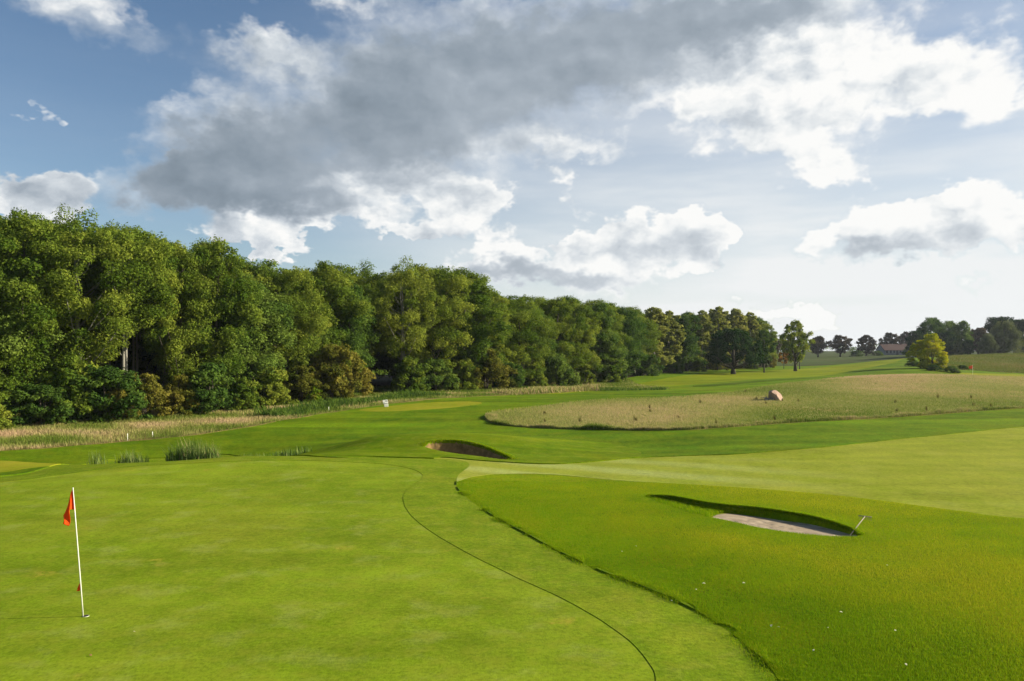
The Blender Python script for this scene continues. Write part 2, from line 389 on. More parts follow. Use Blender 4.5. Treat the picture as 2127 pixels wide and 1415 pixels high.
def clip(V, Nn, T, s):
    """split a triangle mesh along s = 0 -> (V, N, inside tris, outside tris)"""
    st = s[T]; neg = st < 0; c = neg.sum(1)
    ins = [T[c == 3]]; outs = [T[c == 0]]
    cr = T[(c == 1) | (c == 2)]
    if len(cr) == 0: return V, Nn, ins[0], outs[0]
    e = np.concatenate([cr[:, [0, 1]], cr[:, [1, 2]], cr[:, [2, 0]]]); e.sort(1)
    e = np.unique(e, axis=0); e = e[(s[e[:, 0]] < 0) != (s[e[:, 1]] < 0)]
    t = (s[e[:, 0]] / (s[e[:, 0]] - s[e[:, 1]]))[:, None]
    base = len(V); key = e[:, 0].astype(np.int64) * (base + 1) + e[:, 1]; order = np.argsort(key); ks = key[order]
    V2 = np.concatenate([V, V[e[:, 0]] * (1 - t) + V[e[:, 1]] * t]); N2 = np.concatenate([Nn, Nn[e[:, 0]] * (1 - t) + Nn[e[:, 1]] * t])
    def mid(a, b):
        lo = np.minimum(a, b); hi = np.maximum(a, b)
        return base + order[np.searchsorted(ks, lo.astype(np.int64) * (base + 1) + hi)]
    for n_in in (1, 2):
        sel = cr[(s[cr] < 0).sum(1) == n_in]
        if len(sel) == 0: continue
        sg = (s[sel] < 0) if n_in == 1 else (s[sel] >= 0)
        k = np.argmax(sg, 1); r = np.arange(len(sel))
        a, b, c2 = sel[r, k], sel[r, (k + 1) % 3], sel[r, (k + 2) % 3]
        ab, ac = mid(a, b), mid(a, c2)
        one = np.stack([a, ab, ac], 1); two = np.concatenate([np.stack([ab, b, c2], 1), np.stack([ab, c2, ac], 1)])
        (ins if n_in == 1 else outs).append(one); (outs if n_in == 1 else ins).append(two)
    return V2, N2, np.concatenate(ins), np.concatenate(outs)

def zone(name, V, Nn, T, mat, up, skirt=.12):
    u, inv = np.unique(T.ravel(), return_inverse=True); T2 = inv.reshape(-1, 3); W = V[u].copy(); W[:, 2] += up; n = len(W)
    e = np.concatenate([T2[:, [0, 1]], T2[:, [1, 2]], T2[:, [2, 0]]]); es = np.sort(e, 1)
    key = es[:, 0].astype(np.int64) * n + es[:, 1]; _, first, cnt = np.unique(key, return_index=True, return_counts=True)
    be = e[first[cnt == 1]]; bu, binv = np.unique(be.ravel(), return_inverse=True); be2 = binv.reshape(-1, 2) + n + len(bu)
    top = W[bu].copy(); low = W[bu].copy(); low[:, 2] -= up + skirt
    sk = np.concatenate([np.stack([be[:, 1], be[:, 0], be2[:, 0]], 1), np.stack([be[:, 1], be2[:, 0], be2[:, 1]], 1)])
    # skirt has its own top vertices so the surface keeps its normals
    tb = binv.reshape(-1, 2) + n
    sk = np.concatenate([np.stack([tb[:, 1], tb[:, 0], be2[:, 0]], 1), np.stack([tb[:, 1], be2[:, 0], be2[:, 1]], 1)])
    W2 = np.concatenate([W, top, low]); T3 = np.concatenate([T2, sk])
    o = mesh_np(name, W2, T3, mat, smooth=True)
    tag(o, kind='structure')
    return o

# mown-grass materials
M = {}
M['green'] = grass_mat('putting green turf', (.118, .182, .005), (.182, .248, .012), patch=(.215, .228, .018), palec=(.27,.29,.07), pscale=.09, fine=11, bump=.35, streak=.16, sdir=-.25, patch_amt=.4, fvar=.30, mid=1.4, sscale=(.12, .8, 1), spots=(.30, .25, .03), dist=.01)
M['fringe'] = grass_mat('fringe turf', (.098, .162, .004), (.145, .205, .008), patch=(.20, .215, .014), pscale=.2, fine=11, bump=.5, streak=.12, sdir=.9, fvar=.36, dist=.015)
M['fairway'] = grass_mat('fairway turf', (.175, .220, .010), (.235, .265, .022), patch=(.27, .27, .03), palec=(.30, .31, .06), pscale=.07, fine=7, bump=.35, streak=.12, sdir=.2, fvar=.28, mid=.8, stripes=(-.977, 1.5, 0, (.34, .38, .12), .6, (1.5, 29.5, 8.)))
M['semi'] = grass_mat('semi rough turf', (.066, .135, .003), (.118, .190, .005), patch=(.15, .175, .004), mid=.9, palec=(.15, .18, .01), pscale=.05, fine=5, bump=.6, streak=.36, sdir=-.35, fvar=.34, patch_amt=.5, sscale=(.03, .45, 1), dist=.05)
M['rough'] = grass_mat('short rough turf', (.10, .175, .001), (.16, .225, .002), patch=(.23, .22, .004), mid=1.2, palec=(.26, .22, .004), pscale=.14, fine=12, bump=.8, streak=.1, sdir=.6, patch_amt=.85, fvar=.4, dist=.05, big=.4)
M['mound'] = grass_mat('bunker bank turf', (.070, .135, .001), (.125, .180, .003), patch=(.16, .18, .004), pscale=.12, fine=9, bump=.4, streak=.18, sdir=-.1, fvar=.24)
M['fescue'] = grass_mat('thin rough ground', palec=(.33, .29, .11), dark=(.14, .18, .03), light=(.26, .25, .07), patch=(.30, .20, .075), pscale=.06, fine=5, bump=.8, fvar=.4, dist=.12, patch_amt=.6)
M['strip'] = grass_mat('unmown ground', palec=(.25, .2, .08), dark=(.085, .10, .018), light=(.19, .15, .05), patch=(.25, .17, .07), pscale=.12, fine=5, bump=.8, fvar=.4, dist=.12)
M['pale'] = grass_mat('pale tee turf', (.165, .205, .006), (.215, .235, .012), patch=(.26, .22, .02), pscale=.2, fine=12, bump=.15, fvar=.15)
M['farfair'] = grass_mat('far fairway turf', (.125, .175, .002), (.180, .215, .005), patch=(.22, .22, .008), pscale=.03, fine=4, bump=.3, streak=.25, sdir=-.6, fvar=.15, mid=.3, sscale=(.02, .2, 1))
M['shaderough'] = grass_mat('painted mound shade', (.040, .085, .002), (.075, .12, .004), patch=(.10, .12, .01), pscale=.1, fine=4, bump=.8, streak=.2, fvar=.35, mid=.6, palec=(.1, .12, .01))  # shade on the far mound, put into the turf colour
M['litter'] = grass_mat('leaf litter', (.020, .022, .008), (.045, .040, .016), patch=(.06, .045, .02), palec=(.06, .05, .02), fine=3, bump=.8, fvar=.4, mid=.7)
M['field'] = grass_mat('cloud shaded pasture', (.035, .055, .012), (.060, .085, .018), patch=(.075, .07, .03), mid=.1, palec=(.09, .095, .04), pscale=.02, fine=1.2, bump=.3, streak=.5, sdir=0.05, fvar=.2, sscale=(.008, .07, 1))  # pasture colour kept dark to stand for cloud shadow over the far field
M['heath'] = grass_mat('brown heath', (.065, .095, .010), (.11, .13, .018), patch=(.15, .11, .04), palec=(.12, .12, .03), mid=.12, pscale=.05, fine=2, bump=.5, fvar=.35, streak=.35, sscale=(.03, .2, 1))
def sand_mat(name, a, b):
    m, N, out = newmat(name); g = N.n('ShaderNodeNewGeometry').outputs['Position']
    p = N.n('ShaderNodeBsdfPrincipled'); f = N.noise(g, 2.5, 5, .65); f2 = N.noise(g, 60, 3, .7)
    col = N.mix(N.mr(f, .35, .65), a, b); col = N.mix(N.mr(f2, .5, .7, 0, .22), col, tuple(c * .5 for c in a))
    vo = N.n('ShaderNodeTexVoronoi'); N.set(vo.inputs['Vector'], g); vo.inputs['Scale'].default_value = 3.2
    foot = N.mr(vo.outputs['Distance'], .1, .42)
    N.set(p.inputs['Base Color'], col); p.inputs['Roughness'].default_value = .95; p.inputs['Specular IOR Level'].default_value = .1
    bm = N.n('ShaderNodeBump'); bm.inputs['Strength'].default_value = .6; bm.inputs['Distance'].default_value = .04
    N.set(bm.inputs['Height'], N.math('ADD', foot, N.noise(g, 7, 5, .7))); N.set(p.inputs['Normal'], bm.outputs[0]); N.l.new(p.outputs[0], out.inputs[0]); return m
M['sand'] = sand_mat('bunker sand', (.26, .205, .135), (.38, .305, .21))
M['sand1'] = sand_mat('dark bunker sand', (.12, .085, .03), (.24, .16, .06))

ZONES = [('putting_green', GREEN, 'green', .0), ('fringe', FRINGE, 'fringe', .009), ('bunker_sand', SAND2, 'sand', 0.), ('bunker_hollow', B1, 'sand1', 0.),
         ('fairway', FAIRWAY, 'fairway', .012), ('rough', ROUGH, 'rough', .002), ('bunker_bank', MOUND, 'mound', .05),
         ('meadow', FESCUE, 'fescue', .05), ('woodland_verge', STRIP, 'strip', .06), ('tee', TEEGREEN, 'pale', .045), ('tee', LEFTTEE, 'pale', .045),
         ('rough', MSHADE, 'shaderough', .08), ('far_fairway', FARFAIR, 'farfair', .03), ('woodland_floor', FLOOR, 'litter', .0),  # this second rough zone is painted mound shade, not longer grass
         ('distant_green', FARGREEN, 'pale', .03), ('field', FIELD, 'field', .0), ('heath', HEATH, 'heath', .1)]
cur = T; VV, NN = V, NRM
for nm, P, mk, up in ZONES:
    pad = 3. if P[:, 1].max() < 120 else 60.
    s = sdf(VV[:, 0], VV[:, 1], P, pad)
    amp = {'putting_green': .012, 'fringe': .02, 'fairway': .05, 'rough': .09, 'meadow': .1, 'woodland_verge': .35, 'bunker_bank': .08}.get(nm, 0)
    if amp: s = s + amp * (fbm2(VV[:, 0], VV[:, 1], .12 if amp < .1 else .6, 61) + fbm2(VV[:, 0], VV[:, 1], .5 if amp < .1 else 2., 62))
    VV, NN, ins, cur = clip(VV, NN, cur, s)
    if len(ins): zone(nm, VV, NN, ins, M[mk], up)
zone('ground', VV, NN, cur, M['semi'], .04)

# ------------------------------------------------------------------ blades of grass
def blades(name, x, y, h, w, mat, t, lean=.35, label=None, zoff=0, cat='grass', wind=(-.1, 0), thing=False, parent=None, z=None, n2=True):
    n = len(x); z = (HT(x, y) if z is None else z) + zoff
    a = RNG.uniform(0, 2 * np.pi, n); dx, dy = np.cos(a) * w / 2, np.sin(a) * w / 2
    la = RNG.uniform(0, 2 * np.pi, n); lm = np.abs(RNG.normal(0, lean, n)) * h
    tx = x + np.cos(la) * lm + wind[0] * h; ty = y + np.sin(la) * lm + wind[1] * h
    b0 = np.stack([x - dx, y - dy, z - .02], 1); b1 = np.stack([x + dx, y + dy, z - .02], 1)
    tp = np.stack([tx, ty, z + h * np.sqrt(np.clip(1 - (lm / h) ** 2 * .5, .2, 1))], 1)
    if n2:
        m_ = np.stack([x + (tx - x) * .35, y + (ty - y) * .35, z + (tp[:, 2] - z) * .55], 1)
        m0 = m_ - np.stack([dx, dy, 0 * dx], 1) * .8; m1 = m_ + np.stack([dx, dy, 0 * dx], 1) * .8
        VVb = np.stack([b0, b1, m1, m0, tp], 1).reshape(-1, 3); i = np.arange(n)[:, None] * 5
        Fb = np.concatenate([i + np.array([[0, 1, 2]]), i + np.array([[0, 2, 3]]), i + np.array([[3, 2, 4]])]); tt = np.repeat(t, 5)
    else:
        VVb = np.stack([b0, b1, tp], 1).reshape(-1, 3); Fb = np.arange(n * 3).reshape(n, 3); tt = np.repeat(t, 3)
    o = mesh_np(name, VVb, Fb, mat, parent=parent, attrs={'t': tt})
    if not thing and not parent: tag(o, label, cat, kind='stuff')
    return o

def scatter(P, n, ymax=None, power=1.):
    """points inside an outline, denser towards the camera"""
    x0, x1, y0, y1 = P[:, 0].min(), P[:, 0].max(), max(P[:, 1].min(), 8), P[:, 1].max()
    if ymax: y1 = min(y1, ymax)
    xs, ys = [], []; got = 0
    while got < n:
        u = RNG.uniform(0, 1, n); y = 1 / (1 / y0 + u * (1 / y1 - 1 / y0)) if power else y0 + u * (y1 - y0)
        x = RNG.uniform(x0, x1, n)
        k = inside(x, y, P) & (np.abs(x / (y + 2)) < .78)
        xs.append(x[k]); ys.append(y[k]); got += k.sum()
    return np.concatenate(xs)[:n], np.concatenate(ys)[:n]

gmat = leaf_mat('grass blades', [(0, (.10, .235, .003)), (.35, (.20, .325, .006)), (.7, (.37, .38, .012)), (1, (.52, .47, .04))], .45, 0)
dmat = leaf_mat('dry grass blades', [(0, (.11, .17, .02)), (.35, (.26, .29, .065)), (.65, (.42, .355, .145)), (1, (.54, .38, .22))], .35, 0)
heathm = leaf_mat('heath blades', [(0, (.07, .11, .012)), (.45, (.15, .18, .03)), (.78, (.26, .20, .07)), (1, (.36, .26, .12))], .3, 0)
def noise_t(x, y, s, seed): return np.clip(.5 + .9 * fbm2(x, y, s, seed), 0, 1)

x, y = scatter(ROUGH, 700000, 27)
keep = ~(inside(x, y, B2))
x, y = x[keep], y[keep]
ed_ = dist_poly(x, y, R_LO, False)
patch = noise_t(x, y, 1.1, 11) * .5 + noise_t(x, y, .35, 12) * .5
olive = np.clip((ed_ - 1.4) / 2.5, 0, 1) * np.clip(.25 + dist_poly(x, y, B2) / 2.2, 0, 1) * np.clip(.7 + 1.1 * fbm2(x, y, 2.6, 13), 0, 1)
blades('rough_grass', x, y, RNG.uniform(.015, .04, len(x)) * (.7 + .6 * patch), np.full(len(x), .0048) * (1 + y / 22), gmat, np.clip(.12 + olive * .38 + patch * .25 + RNG.normal(0, .14, len(x)), 0, 1), .7, 'short shaggy rough grass on the right in front of the near bunker', .008, n2=False)
# taller ragged grass at the edge of the rough
def along(P, n, spread, off=0.):
    seg = np.diff(P, axis=0); L = np.hypot(*seg.T); c = np.concatenate([[0], np.cumsum(L)]); u = RNG.uniform(0, c[-1], n)
    i = np.clip(np.searchsorted(c, u) - 1, 0, len(L) - 1); f = (u - c[i]) / L[i]; p = P[i] + seg[i] * f[:, None]
    nrm = np.stack([-seg[i, 1], seg[i, 0]], 1) / L[i][:, None]; o = RNG.normal(off, spread, n)
    return p[:, 0] + nrm[:, 0] * o, p[:, 1] + nrm[:, 1] * o
RL = smooth_poly(R_LO[1:], False)
x, y = along(RL, 90000, .10); k = (inside(x, y, ROUGH) | (RNG.uniform(size=len(x)) < .12)) & (fbm2(x, y, .22, 31) > -.15); x, y = x[k], y[k]
blades('edge_grass', x, y, RNG.uniform(.025, .06, len(x)) * np.clip(.8 + 1.4 * fbm2(x, y, .15, 36), .25, 1.6), np.full(len(x), .006), gmat, np.clip(RNG.normal(.35, .2, len(x)), 0, 1), .7, 'ragged longer grass along the edge of the rough beside the fringe', .012, wind=(-.3, -.1))
# bunker lips
x, y = along(B2B, 26000, .07, 0); k = ~inside(x, y, B2); x, y = x[k], y[k]
blades('bunker_lip_grass', x, y, RNG.uniform(.03, .08, len(x)), np.full(len(x), .010), gmat, np.clip(RNG.normal(.35, .2, len(x)), 0, 1), .7, 'overhanging grass on the back lip of the near bunker', .01, wind=(-.1, -.5))
x, y = scatter(B2, 14000, power=0); k = ~inside(x, y, SAND2); x, y = x[k], y[k]
k = dist_poly(x, y, SAND2) > .07; x, y = x[k], y[k]
blades('bunker_face_grass', x, y, RNG.uniform(.04, .11, len(x)), np.full(len(x), .010), gmat, np.clip(RNG.normal(.3, .2, len(x)), 0, 1), .5, 'long grass on the inner face of the near bunker', 0)
x, y = along(B1B, 9000, .1, 0); k = ~inside(x, y, B1); x, y = x[k], y[k]
blades('bunker_lip_grass', x, y, RNG.uniform(.05, .10, len(x)), np.full(len(x), .02), gmat, np.clip(RNG.normal(.4, .2, len(x)), 0, 1), .7, 'grass on the rim of the small dark bunker behind the putting green', .03, wind=(0, -.3))
# meadow
x, y = scatter(FESCUE, 260000, 112)
pt = noise_t(x, y, 2.2, 21) * .4 + noise_t(x, y, 7, 22) * .35 + noise_t(x, y, .6, 23) * .25
red = np.clip((y - 70) / 25, 0, 1) * np.clip((x - 20) / 20, 0, 1)
dens = RNG.uniform(0, 1, len(x)) < .45 + .55 * pt; x, y, pt, red = x[dens], y[dens], pt[dens], red[dens]
edge = -sdf(x, y, FESCUE, 2.); ed = np.clip(1 - edge / .9, 0, 1)
blades('meadow_grass', x, y, RNG.uniform(.05, .13, len(x)) * (.4 + 1.1 * pt) + .08 * ed, .016 * (y / 45), dmat, np.clip(pt * .5 + .07 + .8 * (noise_t(x, y, 4.5, 24) - .5) + red * .55 + .15 * ed + RNG.normal(0, .14, len(x)), 0, 1), .45, 'tan and olive unmown meadow grass around the boulder', .08)
FE = FESCUE[:12 * 6]
x, y = along(FE, 130000, .3); k = inside(x, y, FESCUE); x, y = x[k], y[k]
blades('meadow_edge_grass', x, y, RNG.uniform(.10, .28, len(x)) * np.clip(.75 + 1.0 * fbm2(x, y, .45, 33) + .5 * fbm2(x, y, .16, 35), .2, 1.4), np.full(len(x), .02), dmat, np.clip(RNG.normal(.38, .22, len(x)) + .6 * fbm2(x, y, .7, 34), 0, 1), .4, 'thick uneven fringe of tan grass along the near edge of the meadow', .08)
# verge by the wood
x, y = scatter(STRIP, 150000, 130)
pt = noise_t(x, y, 1.6, 41) * .5 + noise_t(x, y, .5, 42) * .5
blades('verge_grass', x, y, RNG.uniform(.07, .24, len(x)) * (.35 + 1.2 * pt), .018 * (y / 45), dmat, np.clip(.54 + 1.6 * (noise_t(x, y, 1.0, 43) - .5) * .7 + (noise_t(x, y, 5, 44) - .5) * .6 + RNG.normal(0, .15, len(x)) - np.clip((y - 62) / 40, 0, .4), 0, 1), .5, 'tan and green unmown grass on the verge before the wood', .08)

x, y = scatter(HEATH, 60000, 240, 0); pt = noise_t(x, y, 6, 71) * .6 + noise_t(x, y, 1.8, 72) * .4
blades('heath_grass', x, y, RNG.uniform(.15, .5, len(x)) * (.4 + pt), np.full(len(x), .09), heathm, np.clip(pt * .7 + .1 + RNG.normal(0, .13, len(x)), 0, 1), .5, 'olive and tan heath grass on the slope at the far right', .1, n2=False)
# ------------------------------------------------------------------ trees
bark = plain('bark', (.065, .055, .038), .9, .4, 6, .8)
barkpale = plain('pale bark', (.20, .19, .15), .85, .3, 5, .5)
LM = {
 'aspen': leaf_mat('aspen leaves', [(0, (.060, .112, .012)), (.5, (.142, .200, .022)), (1, (.265, .300, .038))], .42, .55),
 'deep': leaf_mat('deep green leaves', [(0, (.036, .080, .014)), (.5, (.088, .150, .022)), (1, (.170, .235, .038))], .38, .45),
 'birch': leaf_mat('birch leaves', [(0, (.15, .18, .032)), (.5, (.29, .31, .06)), (1, (.42, .40, .10))], .5, .4),
 'ochre': leaf_mat('ochre leaves', [(0, (.065, .085, .012)), (.5, (.140, .145, .020)), (1, (.24, .21, .035))], .4, .6),
 'lime': leaf_mat('lime leaves', [(0, (.09, .16, .008)), (.5, (.17, .26, .012)), (1, (.28, .36, .02))], .4, .1),
 'yellow': leaf_mat('yellow green leaves', [(0, (.22, .26, .006)), (.5, (.40, .41, .010)), (1, (.58, .50, .015))], .4, .15),
 'brown': leaf_mat('brownish leaves', [(0, (.035, .034, .018)), (.5, (.075, .060, .032)), (1, (.13, .09, .05))], .3, .35),
 'willow': leaf_mat('willow leaves', [(0, (.075, .095, .030)), (.5, (.13, .155, .05)), (1, (.20, .22, .08))], .3, .2),
 'orange': leaf_mat('orange leaves', [(0, (.22, .10, .02)), (.5, (.36, .19, .03)), (1, (.45, .28, .05))], .4, .2),
 'dark': leaf_mat('dark green leaves', [(0, (.010, .030, .006)), (.5, (.022, .055, .010)), (1, (.050, .090, .016))], .22, .2),
}

def leaves(clumps, n_tot, size, rng, droop=0., flat=.85, spread=.12):
    """leaf-sized faces on ragged sprays, the sprays on the outside of each clump"""
    c = np.array([k[:3] for k in clumps]); r = np.array([k[3] for k in clumps]); ct = rng.uniform(.2, .8, len(c))
    fl = rng.uniform(flat - .2, flat + .2, len(c))
    sc, sr, st, so = [], [], [], []
    for k in range(len(c)):
        m = int(5 + 9 * r[k]); d = rng.normal(size=(m, 3)); d /= np.linalg.norm(d, axis=1)[:, None]
        d[:, 2] = np.where((d[:, 2] < -.2) & (rng.uniform(size=m) < .65), -d[:, 2], d[:, 2])
        q = c[k] + d * (r[k] * rng.uniform(.35, .95, m))[:, None] * np.array([1, 1, fl[k]])
        sc.append(q); sr.append(r[k] * rng.uniform(.22, .50, m)); st.append(ct[k] + rng.normal(0, .10, m)); so.append(d)
    sc = np.concatenate(sc); sr = np.concatenate(sr); st = np.concatenate(st); so = np.concatenate(so)
    w = sr ** 1.8; i = rng.choice(len(sc), n_tot, p=w / w.sum())
    d = rng.normal(size=(n_tot, 3)); d /= np.linalg.norm(d, axis=1)[:, None]
    rad = sr[i] * (rng.uniform(.3, 1.0, n_tot) ** .5 + np.abs(rng.normal(0, spread * 1.6, n_tot)))
    p = sc[i] + d * rad[:, None]
    p[:, 2] -= droop * rng.uniform(0, 1, n_tot) ** 2 * sr[i] * 3.
    nrm = d * .7 + so[i] * .5 + rng.normal(size=(n_tot, 3)) * .6 + np.array([0, 0, .2]); nrm /= np.linalg.norm(nrm, axis=1)[:, None]
    a = np.cross(nrm, rng.normal(size=(n_tot, 3))); a /= np.linalg.norm(a, axis=1)[:, None] + 1e-9; b = np.cross(nrm, a)
    s = size * rng.uniform(.5, 1.35, n_tot)[:, None]
    if droop: a = a * .5 + np.array([0, 0, -.9])
    Vl = np.stack([p - a * s * .62, p + b * s * .36 + a * s * .05, p + a * s * .62, p - b * s * .36 + a * s * .05], 1).reshape(-1, 3)
    t = np.clip(st[i] + rng.normal(0, .11, n_tot), 0, 1)
    return Vl, np.arange(n_tot * 4).reshape(-1, 4), np.repeat(t, 4)

def make_tree(name, kind, H, W, base=.15, nl=26000, size=.17, ncl=70, clr=(.7, 1.4), mat='aspen', bk=None, seed=0, trunk_r=.2, shape='oval', gaps=0., droop=0., stems=1, limbs=16, lean=.03):
    rng = np.random.default_rng(seed); clumps = []; tries = 0
    while len(clumps) < ncl and tries < 9000:
        tries += 1
        u = rng.uniform(0, 1); z = H * (base + (1 - base) * u)
        if shape == 'oval': prof = math.sin(math.pi * min(1, (u * .86 + .12))) ** .6
        elif shape == 'column': prof = (1 - u ** 3) ** .5 * (.75 + .25 * math.sin(9 * u + seed))
        elif shape == 'dome': prof = math.sqrt(max(0, 1 - u * u))
        elif shape == 'cone': prof = (1 - u) * .95 + .08
        elif shape == 'round': prof = math.sqrt(max(0, 1 - (2 * u - 1) ** 2))
        else: prof = 1
        a = rng.uniform(0, 6.283); rr = W / 2 * prof * (rng.uniform(.25, 1) ** .5) * (1 + .16 * math.sin(2 * a + seed) + .14 * math.sin(3 * a + seed * 2 + 7 * u))
        r = rng.uniform(*clr); rr = max(0, rr - r * .55)
        c = (rr * math.cos(a) + lean * z * math.sin(seed), rr * math.sin(a), min(z, H - r * .7), r)
        if any((c[0] - k[0]) ** 2 + (c[1] - k[1]) ** 2 + (c[2] - k[2]) ** 2 < ((r + k[3]) * (.42 + gaps)) ** 2 for k in clumps): continue
        clumps.append(c)
    root = empty(name, (0, 0, 0))
    Vl, Fl, tl = leaves(clumps, nl, size, rng, droop, spread=.10)
    m = MB(); tops = []
    for s_ in range(stems):
        off = Vector((rng.uniform(-.4, .4), rng.uniform(-.4, .4), 0)) * (stems > 1) * W * .12
        pts = [off * .3 + Vector((0, 0, -.3))]; rad = [trunk_r * 1.35]
        for k in range(1, 8):
            f = k / 7; pts.append(off * (.3 + f) + Vector((lean * H * f * math.sin(seed) + rng.normal(0, .012) * H * f, rng.normal(0, .012) * H * f, f * H * .88))); rad.append(trunk_r * (1 - f) ** .8 + .02)
        m.tube(pts, rad, 8); tops.append(pts)
    order = sorted(clumps, key=lambda c: rng.uniform())[:limbs]
    for c in order:
        pts = tops[int(rng.integers(stems))]; e = Vector(c[:3]); zt = max(base * H * .5, e.z - (Vector((e.x, e.y, 0)).length) * rng.uniform(.5, 1.1)); f = min(.95, max(.05, zt / (H * .88))) * 7
        i = min(6, int(f)); s0 = pts[i].lerp(pts[i + 1], f - i); mid = s0.lerp(e, .5) + Vector((rng.normal(0, .15), rng.normal(0, .15), -.05 * (e - s0).length))
        r0 = max(.025, trunk_r * (1 - f / 8) * .45); m.tube([s0, mid, e], [r0, r0 * .65, .02], 5)
    m.build('trunk', bk or bark, root, True)
    mesh_np('crown', Vl, Fl, LM[mat], parent=root, attrs={'t': tl})
    root['H'] = H; root['W'] = W
    return root

PROTO = {}
USED = set()
def proto(key, **kw):
    r = make_tree(kw.pop('name'), None, **kw); PROTO[key] = r; return r
proto('a1', name='broadleaf_tree', H=14, W=8.4, base=.12, ncl=78, clr=(.5, 1.9), nl=62000, size=.148, seed=1, mat='aspen', limbs=26, gaps=.05)
proto('a2', name='broadleaf_tree', H=14, W=7.6, base=.20, ncl=66, clr=(.5, 1.7), nl=55000, size=.148, seed=2, mat='aspen', shape='column', limbs=30, gaps=.10)
proto('a3', name='broadleaf_tree', H=14, W=9.0, base=.30, ncl=60, clr=(.6, 1.8), nl=50000, size=.148, seed=3, mat='aspen', bk=barkpale, limbs=36, gaps=.14, stems=2)
proto('a4', name='broadleaf_tree', H=14, W=8.0, base=.10, ncl=72, clr=(.5, 1.6), nl=60000, size=.148, seed=4, mat='aspen', limbs=20, gaps=.08)
proto('a5', name='broadleaf_tree', H=14, W=8.6, base=.16, ncl=60, clr=(.6, 2.1), nl=58000, size=.148, seed=31, mat='aspen', limbs=24, gaps=.12, shape='round')
proto('h1', name='broadleaf_tree', H=14, W=8.4, base=.46, ncl=52, clr=(.6, 1.7), nl=46000, size=.148, seed=32, mat='aspen', trunk_r=.11, bk=barkpale, limbs=30, gaps=.08, stems=2, lean=.06)
proto('d1', name='broadleaf_tree', H=14, W=8.0, base=.10, ncl=75, clr=(.5, 1.8), nl=46000, size=.18, seed=5, mat='deep', limbs=18, gaps=.06)
proto('d2', name='broadleaf_tree', H=14, W=7.4, base=.08, ncl=72, clr=(.5, 1.6), nl=44000, size=.18, seed=6, mat='deep', shape='column', limbs=18, gaps=.06)
proto('b1', name='birch_tree', H=14, W=5.2, base=.14, ncl=90, clr=(.35, .8), nl=30000, size=.22, seed=7, mat='birch', shape='column', bk=barkpale, trunk_r=.12)
proto('b2', name='birch_tree', H=14, W=4.6, base=.18, ncl=84, clr=(.35, .8), nl=28000, size=.22, seed=8, mat='birch', shape='oval', bk=barkpale, trunk_r=.12)
proto('s1', name='shrub', H=3.4, W=4.2, base=.0, ncl=42, clr=(.4, .8), nl=15000, size=.15, seed=9, mat='deep', shape='dome', trunk_r=.06, stems=3, limbs=8)
proto('s2', name='shrub', H=3.2, W=3.6, base=.0, ncl=38, clr=(.35, .7), nl=14000, size=.13, seed=10, mat='ochre', shape='dome', trunk_r=.05, stems=3, limbs=8)
proto('s3', name='shrub', H=3.6, W=3.6, base=.0, ncl=40, clr=(.35, .75), nl=14000, size=.15, seed=12, mat='aspen', shape='dome', trunk_r=.06, stems=3, limbs=8)
proto('s4', name='shrub', H=2.2, W=2.0, base=.0, ncl=22, clr=(.22, .45), nl=7000, size=.12, seed=13, mat='lime', shape='cone', trunk_r=.04, stems=2, limbs=6)
proto('o1', name='oak_tree', H=9, W=13, base=.26, ncl=105, clr=(.7, 1.3), nl=42000, size=.2, seed=14, mat='dark', shape='dome', trunk_r=.42, limbs=34)
proto('o2', name='oak_tree', H=10.8, W=8.2, base=.24, ncl=58, clr=(.55, 1.0), nl=15000, size=.24, seed=15, mat='aspen', shape='oval', trunk_r=.34, limbs=34, gaps=.12)
proto('r1', name='round_tree', H=9, W=8.4, base=.18, ncl=60, clr=(.7, 1.2), nl=15000, size=.34, seed=17, mat='brown', shape='round', trunk_r=.32, limbs=24, gaps=.06)
proto('r2', name='round_tree', H=9, W=7.4, base=.15, ncl=56, clr=(.6, 1.1), nl=13000, size=.34, seed=18, mat='brown', shape='oval', trunk_r=.30, limbs=24, gaps=.06)
proto('g1', name='grove_tree', H=13, W=12, base=.04, ncl=110, clr=(.9, 1.7), nl=26000, size=.38, seed=19, mat='deep', shape='oval', trunk_r=.3)
proto('g2', name='grove_tree', H=13, W=12, base=.05, ncl=105, clr=(.9, 1.7), nl=26000, size=.36, seed=20, mat='dark', shape='round', trunk_r=.3)
proto('w1', name='willow_tree', H=10, W=10, base=.06, ncl=70, clr=(1.0, 1.7), nl=22000, size=.32, seed=21, mat='willow', shape='dome', droop=.6, trunk_r=.3)
proto('y1', name='young_tree', H=7, W=5.4, base=.04, ncl=60, clr=(.4, .85), nl=14000, size=.2, seed=22, mat='yellow', shape='oval', trunk_r=.08, stems=2)
proto('y2', name='young_tree', H=6, W=4.2, base=.02, ncl=46, clr=(.35, .75), nl=11000, size=.2, seed=23, mat='yellow', shape='oval', trunk_r=.07, stems=3)
proto('t1', name='small_tree', H=4.6, W=3.6, base=.28, ncl=26, clr=(.3, .6), nl=4500, size=.2, seed=24, mat='orange', shape='oval', trunk_r=.07, gaps=.08)
proto('t2', name='slender_tree', H=8.5, W=4.4, base=.34, ncl=34, clr=(.4, .75), nl=6500, size=.22, seed=25, mat='deep', shape='oval', trunk_r=.13, gaps=.12, bk=bark)

